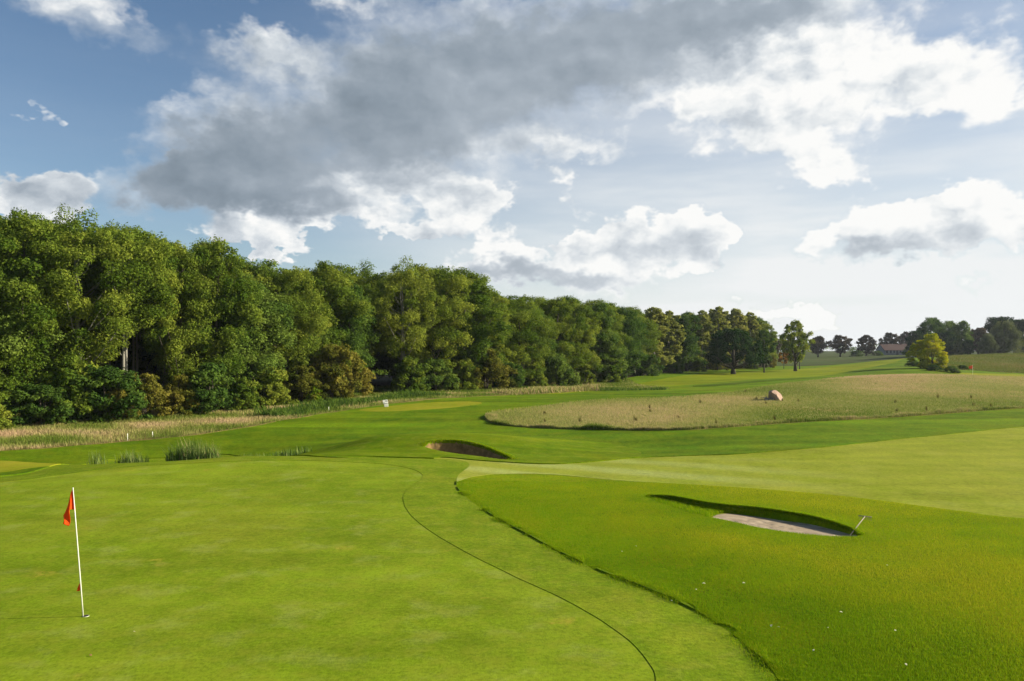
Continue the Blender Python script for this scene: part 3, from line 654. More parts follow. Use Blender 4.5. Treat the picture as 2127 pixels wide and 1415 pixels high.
def place(key, x, y, H, label, cat='tree', group=None, wf=1., rz=None, name=None, z=None):
    r = PROTO[key]; sz = H / r['H']
    loc = (x, y, (ht(x, y) if z is None else z)); rz = random.uniform(0, 6.28) if rz is None else rz
    sc = (sz * wf, sz * wf, sz)
    if key in USED: o = copy_tree(r, loc, rz, sc)
    else:
        o = r; USED.add(key); o.location = loc; o.rotation_euler = (0, 0, rz); o.scale = sc
    if name: o.name = name
    tag(o, label, cat, group)
    return o

EDGE = np.array([(-600,36),(-250,43),(0,51.5),(250,56.5),(500,64),(750,79),(900,85),(1050,94),(1250,116),(1340,142),(1450,178),(1590,198),(1640,203)], float)
SKY_ = np.array([(-600,400),(-200,425),(0,432),(60,436),(150,452),(230,462),(320,484),(400,497),(470,510),(540,538),(600,545),(660,545),(720,560),(790,555),(860,549),(930,556),(990,568),(1025,598),(1060,612),(1130,615),(1200,622),(1270,628),(1320,635),(1380,645),(1450,646),(1500,641),(1560,650),(1600,672),(1640,700)], float)
def dE(px): return float(np.interp(px, EDGE[:, 0], EDGE[:, 1]))
def yS(px): return float(np.interp(px, SKY_[:, 0], SKY_[:, 1]))
def Hat(px, d, ytop):
    x, y, z = at(px, d); return CAMZ + (HZ - ytop) / F * d - z

GW = 'trees standing along the front of the wood'
front = [  # column, key, top of crown as share of the skyline height, width, label
 (-230,'a1',.95,1.,'broad green tree at the near end of the wood, beyond the left edge'),
 (-120,'a2',.9,1.,'tall green tree second from the near end of the wood, just outside the left edge'),
 (-15,'d1',.6,.9,'lower dark green tree with a bare trunk at the left edge of the picture'),
 (60,'a4',.93,1.05,'tall yellowish green tree nearest the left edge, its crown the highest of the wood'),
 (165,'a3',.95,1.05,'tall tree with pale forked stems showing on the left of the dark opening'),
 (262,'h1',.95,1.05,'tall tree with slender leaning pale stem just above the dark opening in the wood'),
 (378,'a5',.9,.8,'bushy green tree on the right side of the black opening in the wood'),
 (445,'a4',.98,1.,'green tree standing behind the two olive brown shrubs of the wood edge'),
 (525,'d1',.78,1.,'lower rounded brown green tree in front of the left half of the wood'),
 (595,'a5',.9,.85,'tall green tree above the dense shrubs, left of the gold coloured shrub'),
 (660,'a2',1.0,1.15,'tall light green tree standing behind the gold coloured shrub'),
 (728,'d1',.85,.8,'dark tree immediately left of the deep shadow gap in the wood'),
 (838,'a3',.98,1.0,'tall tree right of the deep shadow gap, sky showing through its top'),
 (900,'a5',.97,1.,'big full green tree in the middle of the wood, behind the pale tee'),
 (965,'a4',1.,1.2,'broad light green tree whose crown ends where the skyline of the wood steps down'),
 (1025,'a2',.93,1.,'green tree just right of the step down in the wood skyline'),
 (1083,'a1',.9,1.1,'leafy green tree left of the round greyish tree crown'),
 (1122,'d2',.72,.9,'lower rounded greyish brown tree in front of the wood, left of the yellow tinged tree'),
 (1158,'a4',.98,1.,'yellow tinged green tree in the right half of the wood'),
 (1200,'a2',1.,1.2,'upright pale green tree left of the darkest stand'),
 (1252,'d2',.97,1.1,'very dark green tree forming the corner of the nearer wood'),
 (1300,'d1',.92,1.05,'soft green drooping tree at the corner where the wood steps back'),
 (1358,'b1',1.,1.2,'brownish birch nearest the dark green corner of the wood'),
 (1392,'b2',.97,1.3,'second brownish birch from the dark corner of the wood'),
 (1425,'d2',.9,1.2,'dark green tree between the brownish birches'),
 (1458,'b1',.98,1.3,'bronze green birch left of the wide dark oak'),
 (1495,'b2',1.03,1.3,'bronze birch directly above the left part of the wide dark oak'),
 (1527,'b1',1.02,1.25,'tallest bronze birch, above the middle of the wide dark oak'),
 (1558,'b2',1.,1.2,'bronze birch above the right part of the wide dark oak'),
 (1585,'a2',.95,1.,'light green tree at the far right end of the wood')]
for px, key, hs, wf, lab in front:
    d = dE(px); ys = HZ - (HZ - yS(px)) * hs
    x, y, z = at(px, d); H = Hat(px, d + 2, ys)
    place(key, x, y, H, lab, 'tree', GW, wf * 14 / H * (.95 if d < 130 else 1.1))
back_keys = ['a1', 'd1', 'a5', 'a4', 'a2', 'a3']
GB = 'trees deeper in the wood behind its front row'
for row, (dd, hs) in enumerate(((5, 1.0), (10, .99), (16, .96), (23, .9), (30, .85))):
    px = -260 + row * 30
    k = 0
    while px < 1600:
        d = dE(px) + dd * (1 if px < 1000 else 1.3); key = back_keys[(k * 5 + row * 2) % 6]
        if px > 1330: key = ('b1', 'b2', 'd2')[(k + row) % 3]
        if 190 < px < 350 and row < 2: key = 'h1'
        if row > 2: key = ('d1', 'd2')[k % 2]
        if not (765 < px < 815 and row < 2):
            x, y, z = at(px, d); H = Hat(px, d, HZ - (HZ - yS(px)) * hs + random.choice((-9, -2, 4, 12, 22, 30)) * 50 / d)
            place(key, x, y, H, 'tall leafy tree inside the wood, only its upper crown showing over the front row', 'tree', GB, (14 / H) * random.uniform(.8, 1.25))
        px += 4.9 * F / d * random.uniform(.65, 1.35) * (1 if px < 1300 else 1.2); k += 1

GS = 'shrubs along the foot of the wood'
shr = [  # column, dist offset, height m, key, label
 (-130,-2,3.4,'s1','dark green shrub beyond the left edge at the foot of the wood'),
 (-40,-2.5,3.,'s3','green shrub beside the bare trunk at the left edge of the picture'),
 (90,-3.2,2.6,'s1','low dark green shrub right of the bare trunk at the left edge'),
 (150,-2.5,4.4,'s3','tall mid green shrub left of the dark rounded shrub by the opening'),
 (225,-3.5,3.6,'s1','dark green rounded shrub under the black opening in the wood'),
 (300,-3.8,3.1,'s2','wide olive brown shrub in front of the black opening, left of the two'),
 (370,-3.8,2.9,'s2','narrow olive brown shrub, right of the two before the opening'),
 (440,-4,3.6,'s1','dense dark green rounded shrub right of the olive brown pair'),
 (505,-4,2.6,'s3','small yellowish green shrub right of the dense dark rounded one'),
 (560,-3,3.4,'s3','mid green shrub at the middle of the left half of the wood'),
 (625,-4,3.2,'s2','brown green shrub left of the bright lime sapling'),
 (655,-6,1.9,'s4','bright lime green sapling in front of the gold shrub'),
 (690,-4,5.0,'s2','large golden brown shrub at the foot of the wood left of the shadow gap'),
 (728,-4,4.3,'s2','orange tinted shrub at the right end of the golden group'),
 (850,-2,3.8,'s3','dim brown green shrub right of the shadow gap'),
 (905,-2,3.4,'s1','dark green shrub below the big full tree mid wood'),
 (965,-3,3.6,'s3','olive shrub left of the yellow brown shrub mid wood'),
 (1010,-4,4.6,'s2','yellow brown shrub at the foot of the wood behind the pale tee'),
 (1060,-4,3.,'s1','green shrub right of the yellow brown shrub mid wood'),
 (1110,-3,3.2,'s3','green shrub below the rounded greyish brown tree'),
 (1160,-4,3.6,'s1','dark green shrub below the yellow tinged tree'),
 (1215,-5,3.,'s3','light green shrub near the dark corner of the wood'),
 (1268,-6,3.8,'s3','pale green shrub in front of the dark corner of the wood'),
 (1345,-5,3.6,'s1','blackish green shrub where the wood steps back'),
 (1400,-6,3.6,'s1','dark shrub at the foot of the first birches'),
 (1450,-8,3.4,'s3','dull green shrub left of the wide dark oak trunk'),
 (1490,-6,3.,'s2','yellowish shrub seen under the left limbs of the wide dark oak'),
 (1560,-6,3.,'s3','lime green shrub seen under the right limbs of the wide dark oak'),
 (1600,-4,3.,'s2','tan shrub left of the small orange tree')]
for px, dd, h, key, lab in shr:
    d = dE(px) + dd; x, y, z = at(px, d); place(key, x, y, h, lab, 'shrub', GS, random.uniform(.95, 1.2))

# oak and field trees
x, y = gnd(1523, 777); place('o1', x, y, Hat(1523, y, 684), 'wide spreading dark green oak with a short thick trunk in front of the birches', 'tree', None, 1.02, 1.)
x, y = gnd(1587, 774); place('t2', x, y, Hat(1587, y, 686), 'slender young tree with thin trunk right of the wide dark oak', 'tree', None, 1.)
x, y = gnd(1652, 771); place('o2', x, y, Hat(1652, y, 667), 'tall sunlit oak with sky gaps in its crown standing alone on the mown grass', 'tree', None, 1.0, 2.)
x, y = gnd(1661, 767); place('t2', x, y, Hat(1661, y, 690), 'thin trunked tree half hidden close behind the tall sunlit oak', 'tree', None, .8)
x, y = gnd(1628, 766); place('t1', x, y, Hat(1628, y, 728), 'small orange autumn tree left of the tall sunlit oak', 'tree', None, 1.)
GR = 'dark rounded trees in a row on the far field'
for px, d, top, key, wf, lab in [
   (1608,300,702,'r2',1.,'dark rounded tree far off between the birches and the tall sunlit oak'),
   (1640,340,705,'r1',.9,'dark tree far off just behind the left side of the tall sunlit oak'),
   (1699,330,699,'r1',.95,'rounded brownish tree first to the right of the tall sunlit oak'),
   (1745,330,697,'r1',1.05,'rounded reddish brown tree second to the right of the tall sunlit oak'),
   (1799,330,697,'r2',1.1,'upright oval dark tree just left of the farmhouse'),
   (1850,365,692,'r1',1.0,'rounded tree rising behind the red roof of the farmhouse'),
   (1882,350,690,'r2',.7,'thin brownish tree at the right end of the farmhouse'),
   ]:
    x, y, z = at(px, d); place(key, x, y, Hat(px, d, top), lab, 'tree', GR, wf)
GG = 'large trees of the grove on the right skyline'
for px, d, top, key, wf, lab in [
   (1902,250,688,'g2',.8,'dark tree at the left end of the right hand grove'),
   (1935,255,661,'g1',.95,'tallest sunlit green tree of the grove behind the yellow green trees'),
   (1972,262,668,'g1',.8,'green tree second from the tallest, in the grove on the right'),
   (1998,252,668,'g1',.7,'light green tree at the right end of the sunlit grove'),
   (1962,245,690,'g2',.8,'dark low tree filling the foot of the grove behind the yellow green trees'),
   (2032,262,682,'r1',1.0,'purplish brown tree between the green grove and the willows'),
   (2078,275,659,'g2',1.05,'large dark tree rising behind the willows'),
   (2120,268,664,'g2',1.0,'large dark tree at the right edge of the picture'),
   (2160,262,680,'g1',1.0,'green tree just beyond the right edge of the picture'),
   (2215,265,670,'g2',1.0,'dark tree further beyond the right edge of the picture'),
   (2050,240,694,'w1',.9,'smaller grey green willow left of the big willow'),
   (2085,243,668,'w1',1.,'big grey green willow at the right of the grove'),
   (2012,240,706,'g2',.7,'dark bush like tree at the foot of the grove'),]:
    x, y, z = at(px, d); place(key, x, y, Hat(px, d, top), lab, 'tree', GG, wf)
GY = 'yellow green young trees on the bank'
for px, d, top, key, wf, lab in [
   (1936,146,694,'y1',1.15,'tallest yellow green young tree in front of the dark grove'),
   (1912,148,708,'y2',1.25,'left yellow green young tree with greener leaves'),
   (1958,145,732,'y2',1.2,'low yellow green young tree at the right of the bank group')]:
    x, y, z = at(px, d); place(key, x, y, Hat(px, d, top), lab, 'tree', GY, wf)
for px, d, h, lab in [(1895,160,1.5,'low dark scrub left of the yellow green trees'), (1940,141,1.1,'dark scrub in front of the yellow green trees'), (1975,141,1.2,'dark purplish scrub right of the yellow green trees'), (2000,150,.9,'low dark scrub between the yellow green trees and the distant flag'),(1778,325,2.4,'dark hut like bush left of the farmhouse'),(1822,330,2.0,'dark bush hiding the left corner of the farmhouse'),(1886,332,2.6,'dark bush at the right corner of the farmhouse')]:
    x, y, z = at(px, d); place('s1', x, y, h, lab, 'shrub', 'low dark scrub on the right hand bank', 1.8)

# far wood on the horizon, reads as one mass
def far_wood():
    rng = np.random.default_rng(77); cl = []
    for k in range(420):
        px = rng.uniform(-900, 3000); d = rng.uniform(560, 680); x, y, z = at(px, d); h = 7 + 3 * math.sin(px * .02) + rng.uniform(-2, 2.5)
        if 1500 < px < 2000: h *= .8
        for j in range(3): cl.append((x + rng.uniform(-5, 5), y, z + h * rng.uniform(.2, .85), rng.uniform(2.2, 4)))
    Vl, Fl, tl = leaves(cl, 120000, .9, rng)
    tag(mesh_np('distant_wood', Vl, Fl, LM['deep'], attrs={'t': tl}), 'low distant belt of woodland on the horizon', 'wood', kind='stuff')
far_wood()

# scrub and weeds
def reeds(px, d, w, h, n, lab, t0=.3, mat=None):
    x0, y0, z0 = at(px, d); e = empty('reed_clump', (x0, y0, z0)); tag(e, lab, 'reeds', 'reed clumps in the hollow behind the putting green')
    a = RNG.uniform(0, 6.28, n); r = RNG.uniform(0, 1, n) ** .6
    x = np.cos(a) * r * w / 2; y = np.sin(a) * r * w * .25; z = HT(x + x0, y + y0) - z0
    hh = h * RNG.uniform(.35, 1.08, n) * (1 - .35 * r ** 2)
    blades('blades', x, y, hh, np.full(n, .03), mat or reedmat, np.clip(RNG.normal(t0, .25, n), 0, 1), .28, zoff=.04, parent=e, z=z)
    if n > 300: blades('stems', x[:n // 12], y[:n // 12], hh[:n // 12] * 1.12, np.full(n // 12, .022), dmat, np.clip(RNG.normal(.6, .2, n // 12), 0, 1), .12, zoff=.04, parent=e, z=z[:n // 12])
reedmat = leaf_mat('reed blades', [(0, (.07, .13, .02)), (.5, (.17, .24, .06)), (1, (.36, .38, .14))], .35, 0)
reeds(405, 37.5, 2.6, 1.35, 1000, 'widest and tallest clump of green reeds behind the putting green')
reeds(275, 37, 1.5, .85, 240, 'small grey green clump of reeds left of the tall clump', .45)
reeds(518, 38, 1.8, .55, 220, 'thin low reeds right of the tall clump', .3)
reeds(205, 36, 1.0, .8, 60, 'few sparse stalks at the left end of the reeds', .55)
reeds(600, 39, 2.4, .42, 200, 'faint scattered reeds nearest the bunker bank', .3)

# weeds standing in the meadow
k = 0
for i in range(34):
    px = random.uniform(1080, 2120); yy = random.uniform(806, 884)
    x, y = gnd(px, yy, tmin=42)
    if not inside(np.array([x]), np.array([y]), FESCUE)[0]: continue
    n = 16; e = empty('weed', (x, y, ht(x, y) + .08)); a = RNG.uniform(0, 6.28, n); r = RNG.uniform(0, .12, n)
    hh = RNG.uniform(.2, .48, n) * random.uniform(.5, 1)
    o = blades('stalks', np.cos(a) * r, np.sin(a) * r, hh, np.full(n, .03), weedmat if k else (globals().__setitem__('weedmat', leaf_mat('weed stalks', [(0, (.07, .08, .02)), (1, (.16, .12, .04))], .2, 0)) or weedmat), RNG.uniform(0, 1, n), .25, parent=e, z=np.zeros(n)); k += 1
    tag(e, 'small dark weed stalk sticking up out of the tan meadow grass', 'weed', 'weeds scattered over the meadow')

# low bramble bank before the wood
def bank(name, pts, n, h, lab, mat):
    P = smooth_poly(pts, False); x, y = along(P, n, .7)
    blades(name, x, y, RNG.uniform(.2, 1, n) * h * np.clip(.8 + fbm2(x, y, 1.3, 51), .3, 1.5), np.full(n, .07), mat, RNG.uniform(0, 1, n), .8, lab, .05, 'scrub')
bank('bramble_bank', G([(560,870),(650,852),(720,842),(790,834),(860,826),(920,824)]), 9000, .7, 'low dark bramble scrub along the verge left of the white tee marker', LM['deep'])
bank('bracken_bank', G([(1040,821),(1100,818),(1160,814),(1240,811)]), 8000, .9, 'reddish brown bracken at the foot of the wood on the right', dmat)
bank('ditch_grass', G([(1240,812),(1300,811),(1380,809)]), 5000, .5, 'dark rushes in the ditch before the far fairway', LM['deep'])

# ------------------------------------------------------------------ flagstick
white = plain('white paint', (.74, .74, .62), .35, .05, 20, .0, .5)
red = None
def cloth_mat(name, c):
    m, N, out = newmat(name); d = N.n('ShaderNodeBsdfDiffuse'); t = N.n('ShaderNodeBsdfTranslucent'); g = N.n('ShaderNodeTexCoord').outputs['Object']
    col = N.mix(N.noise(g, 60, 3), tuple(v * .85 for v in c), c); N.set(d.inputs[0], col); N.set(t.inputs[0], col)
    x = N.n('ShaderNodeMixShader'); x.inputs[0].default_value = .35; N.l.new(d.outputs[0], x.inputs[1]); N.l.new(t.outputs[0], x.inputs[2]); N.l.new(x.outputs[0], out.inputs[0]); return m
red = cloth_mat('orange red cloth', (.95, .12, .018))
holeshade = plain('cup soil', (.02, .018, .012), .9, .2)  # near-black colour stands for the shade inside the cup
GX, GY_ = gnd(173, 1280); GZ = ht(GX, GY_)
fs = empty('flagstick', (GX, GY_, GZ)); tag(fs, 'white flagstick with a limp orange red flag in the hole of the near putting green', 'flagstick')
mpp = GY_ / F
def pp(px, py, dy=0): return Vector(((px - 173) * mpp, dy, (1280 - py) * mpp))
def lerpP(py): f = (1280 - py) / (1280 - 1016); return 173 + (150 - 173) * f
mb = MB(); mb.tube([pp(173, 1283), pp(lerpP(1200), 1200), pp(lerpP(1100), 1100), pp(150, 1016)], [.0105, .0095, .0085, .007], 10); mb.build('pole', white, fs, True)
mb = MB(); mb.tube([pp(149.9, 1016), pp(149.8, 1014)], [.012, .006], 10); mb.build('cap', white, fs, True)
def flagmesh(name, rowsp, depth, parent, mat, nv=14, nu=24, T=.004):
    """rowsp: columns from hoist to fly, each (top point, bottom point)"""
    vs = []; tops = smooth_poly([r[0] for r in rowsp], False, nu // (len(rowsp) - 1)); bots = smooth_poly([r[1] for r in rowsp], False, nu // (len(rowsp) - 1))
    n = len(tops)
    for i in range(n):
        for j in range(nv + 1):
            f = j / nv; px = tops[i][0] * (1 - f) + bots[i][0] * f; py = tops[i][1] * (1 - f) + bots[i][1] * f
            vs.append(tuple(pp(px + .8 * math.sin(7 * f + i * .5) * (i / n), py, depth * math.sin(i / n * 3.1 * math.pi + f * .8) * (.25 + .75 * f) * min(1, i / 3))))
    fs_ = [(i * (nv + 1) + j, (i + 1) * (nv + 1) + j, (i + 1) * (nv + 1) + j + 1, i * (nv + 1) + j + 1) for i in range(n - 1) for j in range(nv)]
    m = MB(); m.v = vs; m.f = fs_; o = m.build(name, mat, parent, True); s = o.modifiers.new('thick', 'SOLIDIFY'); s.thickness = .003; return o
flagmesh('flag', [((150.3,1018),(154.3,1061)), ((148.5,1019),(150.5,1060)), ((147,1023),(146,1059)), ((143.5,1036),(143.5,1074)), ((137,1054),(139,1094)), ((131,1071),(132.5,1088))], .05, fs, red)
flagmesh('marker_flag', [((lerpP(1209),1208),(lerpP(1226),1226)), ((164.5,1212),(165,1227)), ((162.5,1217),(161,1228)), ((161,1223),(159,1228))], .012, fs, red, 6, 9)
# cup: a short white liner and a flat dark disc painted as the shade in the hole
m = MB()
for i in range(24):
    a = 2 * math.pi * i / 24
    m.v += [(.0545 * math.cos(a), .0545 * math.sin(a), .003), (.0528 * math.cos(a), .0528 * math.sin(a), .0033), (.0528 * math.cos(a), .050 * math.sin(a), -.01)]
for i in range(24):
    j = (i + 1) % 24; m.f += [(3 * i, 3 * j, 3 * j + 1, 3 * i + 1), (3 * i + 1, 3 * j + 1, 3 * j + 2, 3 * i + 2)]
cp = m.build('cup', white, fs); cp.location = (.035, .012, .005)
m = MB(); m.v = [(.0528 * math.cos(2 * math.pi * i / 24), .051 * math.sin(2 * math.pi * i / 24), .0) for i in range(24)]; m.f = [tuple(range(24))]
ho = m.build('hole', holeshade, cp); ho.location = (0, 0, .0031)

# distant flagstick
x, y = ((2020 - CX) / F * 134, 134); z = ht(x, y)
f2 = empty('flagstick', (x, y, z)); tag(f2, 'distant flagstick with a small orange flag on the far right green', 'flagstick')
MB().tube([(0, 0, 0), (.01, 0, 2.25)], [.018, .014], 8).build('pole', white, f2, True)
m = MB()
for i in range(9):
    for j in range(5):
        f = i / 8; m.v.append((-.02 - .62 * f, .06 * math.sin(f * 6), 2.22 - .12 * f - j / 4 * (.52 - .08 * f) - .05 * math.sin(f * 3)))
m.f = [(i * 5 + j, (i + 1) * 5 + j, (i + 1) * 5 + j + 1, i * 5 + j + 1) for i in range(8) for j in range(4)]
o = m.build('flag', red, f2, True); s = o.modifiers.new('thick', 'SOLIDIFY'); s.thickness = .006

# tee sign
x, y = gnd(802, 847); z = ht(x, y)
ts = empty('tee_marker_sign', (x, y, z + .05), .25); tag(ts, 'small white tee sign with a slanted top panel and dark writing beside the pale tee', 'sign')
s_ = y / F
blk = plain('dark lettering', (.05, .06, .05), .6, .1, 5, 0)
MB().box((0, 0, 3.2 * s_), (4.2 * s_, .09, 3.2 * s_)).build('base', white, ts, bevel=.02)
pn = MB().box((0, 0, 0), (5 * s_, .03, 4.2 * s_)).build('panel', white, ts, bevel=.01); pn.location = (-.05, .1, 10.4 * s_); pn.rotation_euler = (-.55, -.16, 0)
MB().box((-.05, .02, 6.9 * s_), (3.6 * s_, .03, .5 * s_)).build('bracket', blk, ts)
m = MB()
m.box((.10, -.036, .07), (.07, .003, .012)); m.box((.05, -.036, .02), (.03, .003, .03)); m.box((.13, -.036, -.02), (.04, .003, .012)); m.box((-.12, -.036, -.08), (.05, .003, .012))
lt = m.build('lettering', blk, pn)

# stakes
for px, py, h, lab in ((265, 917, 15, 'thin white stake on the verge edge at the left'), (683, 856, 9, 'small pale stake in the verge left of the tee sign'), (317, 910, 12, 'thin yellowish stake right of the white one on the verge')):
    x, y = gnd(px, py); s_ = y / F
    o = MB().tube([(0, 0, -.1), (-.01, 0, h * s_ * .97), (-.01, 0, h * s_)], [.022, .020, .01], 8).build('stake', white, None, True); o.location = (x, y, ht(x, y) + .05); tag(o, lab, 'stake')

# ------------------------------------------------------------------ boulder
def rock(name, loc, prof, depth, mat, seed, label, cat='boulder', group=None):
    import bmesh
    rng = random.Random(seed); bm = bmesh.new()
    vs = [bm.verts.new((x * (1 - .1 * abs(k)), k * depth + (z * .25), z)) for (x, z) in prof for k in (-1, 1)]
    for (x, z) in prof: bm.verts.new((x * .9 + rng.uniform(-.04, .04), -depth * 1.25 + z * .3, z * .85 + .02))
    bmesh.ops.convex_hull(bm, input=bm.verts)
    bmesh.ops.delete(bm, geom=[v for v in bm.verts if not v.link_faces], context='VERTS')
    bmesh.ops.bevel(bm, geom=bm.edges[:], offset=.035, segments=1, affect='EDGES')
    bmesh.ops.triangulate(bm, faces=bm.faces[:])
    bmesh.ops.subdivide_edges(bm, edges=bm.edges[:], cuts=2, use_grid_fill=True)
    for v in bm.verts:
        v.co += Vector((rng.gauss(0, .008), rng.gauss(0, .008), rng.gauss(0, .008)))
    me = bpy.data.meshes.new(name); bm.to_mesh(me); bm.free(); me.materials.append(mat)
    o = bpy.data.objects.new(name, me); COL.objects.link(o); o.location = loc; tag(o, label, cat, group); return o
granite = plain('pinkish granite', (.37, .25, .175), .85, .28, 3.5, 1.)
greyst = plain('grey stone', (.22, .21, .19), .9, .35, 6, .8)
x, y = gnd(1610, 833.5); s_ = y / F; z = ht(x, y) + .05
def boulder():
    import bmesh
    rng = random.Random(5); bm = bmesh.new()
    def q(zx, zy, dy): return ((zx / 15.19 + 1560 - 1610) * s_, dy, (833.5 - (zy / 15.19 + 790)) * s_)
    P_ = [q(600, 380, -.45), q(735, 480, -.62), q(850, 690, -.75), q(560, 400, .05), q(585, 650, .0), q(760, 690, -.62), q(700, 325, -.1), q(830, 340, .15),
          q(950, 460, .0), q(1010, 600, -.05), q(1005, 690, -.1), q(640, 360, .55), q(800, 400, .75), q(960, 690, .6), q(600, 690, .55)]
    for p in P_: bm.verts.new(p)
    bmesh.ops.convex_hull(bm, input=bm.verts)
    bmesh.ops.delete(bm, geom=[v for v in bm.verts if not v.link_faces], context='VERTS')
    bmesh.ops.bevel(bm, geom=bm.edges[:], offset=.022, segments=1, affect='EDGES')
    bmesh.ops.triangulate(bm, faces=bm.faces[:]); bmesh.ops.subdivide_edges(bm, edges=bm.edges[:], cuts=3, use_grid_fill=True)
    for v in bm.verts: v.co += Vector((rng.gauss(0, .008), rng.gauss(0, .008), rng.gauss(0, .008)))
    me = bpy.data.meshes.new('boulder'); bm.to_mesh(me); bm.free(); me.materials.append(granite)
    o = bpy.data.objects.new('boulder', me); COL.objects.link(o); o.location = (x, y, z - .04)
    return tag(o, 'large pinkish granite boulder with a dark left face standing in the meadow', 'boulder')
boulder()
for i, (dx, dy, r, lab) in enumerate([(-21, 0, .17, 'grey stone furthest left of the small stones by the boulder'), (-16, 2, .15, 'grey stone between the leftmost stone and the boulder'), (-13, -.3, .15, 'pale stone touching the left foot of the boulder'), (-9, -.5, .13, 'small pale stone under the shaded side of the boulder')]):
    pr = [(-r, -.05), (-r * .9, r * .7), (-r * .2, r * 1.3), (r * .6, r * 1.1), (r, r * .3), (r, -.05)]
    xx = x + dx * s_; rock('small_stone', (xx, y + dy * .3 - .3, ht(xx, y) + .03), pr, r * .7, greyst, 20 + i, lab, 'stone', 'small stones beside the boulder')

# ------------------------------------------------------------------ rake
wood = plain('weathered wood', (.26, .22, .16), .8, .3, 20, .2)
x1, y1 = gnd(1765, 1118); x2, y2 = gnd(1797, 1094)
rk = empty('bunker_rake', (x1, y1, ht(x1, y1) + .03)); tag(rk, 'wooden bunker rake lying over the right end of the near bunker', 'rake')
e = Vector((x2 - x1, y2 - y1, ht(x2, y2) + .2 - ht(x1, y1)))
MB().tube([(0, 0, 0), tuple(e)], [.010, .010], 8).build('handle', wood, rk, True)
side = Vector((e.y, -e.x, 0)).normalized()
MB().tube([tuple(e - side * .15), tuple(e + side * .15)], [.013, .013], 8).build('head', wood, rk, True)
m = MB()
for i in range(9):
    p = e + side * (-.136 + .034 * i); m.tube([tuple(p), tuple(p + Vector((.01, 0, -.09)))], [.006, .004], 5)
m.build('tines', wood, rk)

# ------------------------------------------------------------------ farmhouse
hx, hy, hz = at(1856, 345)
fh = empty('farmhouse', (hx, hy, hz), .12); tag(fh, 'long low whitewashed farmhouse with a dark red roof on the far field', 'house')
wallm = plain('shaded whitewash', (.19, .20, .21), .9, .12, 2, .1); roofm = plain('shaded red roof tile', (.055, .026, .020), .85, .25, 3, .4); dk = plain('window glass', (.03, .035, .045), .2, .1, 3, 0)  # wall and roof colours darkened as if a cloud shadow lay on the house
L, Wd, Ht, RH = 6.0, 3.0, 2.2, 2.5
m = MB(); m.box((0, 0, Ht / 2), (L, Wd, Ht / 2))
b = len(m.v); m.v += [(-L, -Wd, Ht), (-L, Wd, Ht), (-L, 0, Ht + RH * .93), (L, -Wd, Ht), (L, Wd, Ht), (L, 0, Ht + RH * .93)]; m.f += [(b, b + 2, b + 1), (b + 3, b + 4, b + 5)]
m.build('wall', wallm, fh)
m = MB(); o_ = .35
for sy in (-1, 1):
    b = len(m.v); k = Wd + .4
    m.v += [(-L - o_, sy * k, Ht - .2), (L + o_, sy * k, Ht - .2), (L + o_, 0, Ht + RH), (-L - o_, 0, Ht + RH), (-L - o_, sy * k, Ht - .38), (L + o_, sy * k, Ht - .38), (L + o_, 0, Ht + RH - .18), (-L - o_, 0, Ht + RH - .18)]
    m.f += [(b, b + 1, b + 2, b + 3), (b + 4, b + 7, b + 6, b + 5), (b, b + 4, b + 5, b + 1), (b, b + 3, b + 7, b + 4), (b + 1, b + 5, b + 6, b + 2)]
rf = m.build('roof', roofm, fh)
for cx0 in (-3, 3.4):
    MB().box((cx0, 0, Ht + RH + .2), (.3, .3, .55)).build('chimney', roofm, rf)
for cx0 in (-4.9, -3.2, -1.6, 1.2, 2.9, 4.7):
    w_ = MB().box((cx0, -Wd - .02, 1.3), (.42, .04, .5)).build('window', dk, fh)
    MB().box((cx0, -Wd - .08, .74), (.5, .06, .05)).build('sill', wallm, w_)
MB().box((-.2, -Wd - .02, 1.05), (.5, .05, 1.0)).build('door', dk, fh)

# ------------------------------------------------------------------ fallen leaves
lfm = plain('pale fallen leaf', (.62, .58, .35), .7, .2, 30, 0); lfb = plain('brown fallen leaf', (.25, .14, .05), .7, .2, 30, 0)
def fallen(px, py, s, mat, lab, up=.06, group='fallen leaves on the grass'):
    x, y = gnd(px, py); m = MB(); n = 7
    for i in range(n + 1):
        f = i / n; w_ = math.sin(math.pi * f) ** .7 * .3 * s; m.v += [(-s / 2 + s * f, -w_, .15 * s * math.sin(3 * f)), (-s / 2 + s * f, 0, .03 * s + .15 * s * math.sin(3 * f)), (-s / 2 + s * f, w_, .22 * s * math.sin(3 * f))]
    for i in range(n): m.f += [(3 * i, 3 * i + 3, 3 * i + 4, 3 * i + 1), (3 * i + 1, 3 * i + 4, 3 * i + 5, 3 * i + 2)]
    o = m.build('fallen_leaf', mat, None); o.location = (x, y, ht(x, y) + up); o.rotation_euler = (random.uniform(-.3, .3), random.uniform(-.3, .3), random.uniform(0, 6)); tag(o, lab, 'leaf', group)
    so = o.modifiers.new('thick', 'SOLIDIFY'); so.thickness = .0015
LR = 'small pale fallen leaf lying on the short rough in front of the near bunker'
for px, py, s in [(1285,1105),(1293,1158),(1321,1148),(1462,1228),(1446,1240),(1840,1188),(1745,1290),(1602,1318),(1615,1320),(1720,1324),(1690,1371),(1880,1400),(1860,1330),(1950,1260),(1990,1190)] and [(a, b, random.uniform(.035, .065)) for a, b in [(1292,1159),(1321,1148),(1462,1228),(1446,1240),(1843,1188),(1747,1290),(1602,1318),(1617,1321),(1720,1324),(1690,1371),(1882,1400),(1860,1330),(1545,1228)]]:
    fallen(px, py, s, lfm, LR, .11)
fallen(279, 1313, .032, lfm, 'small white leaf on the putting green right of the flagstick foot', .012)
fallen(188, 1362, .055, lfb, 'brown leaf on the putting green below the flagstick', .012)
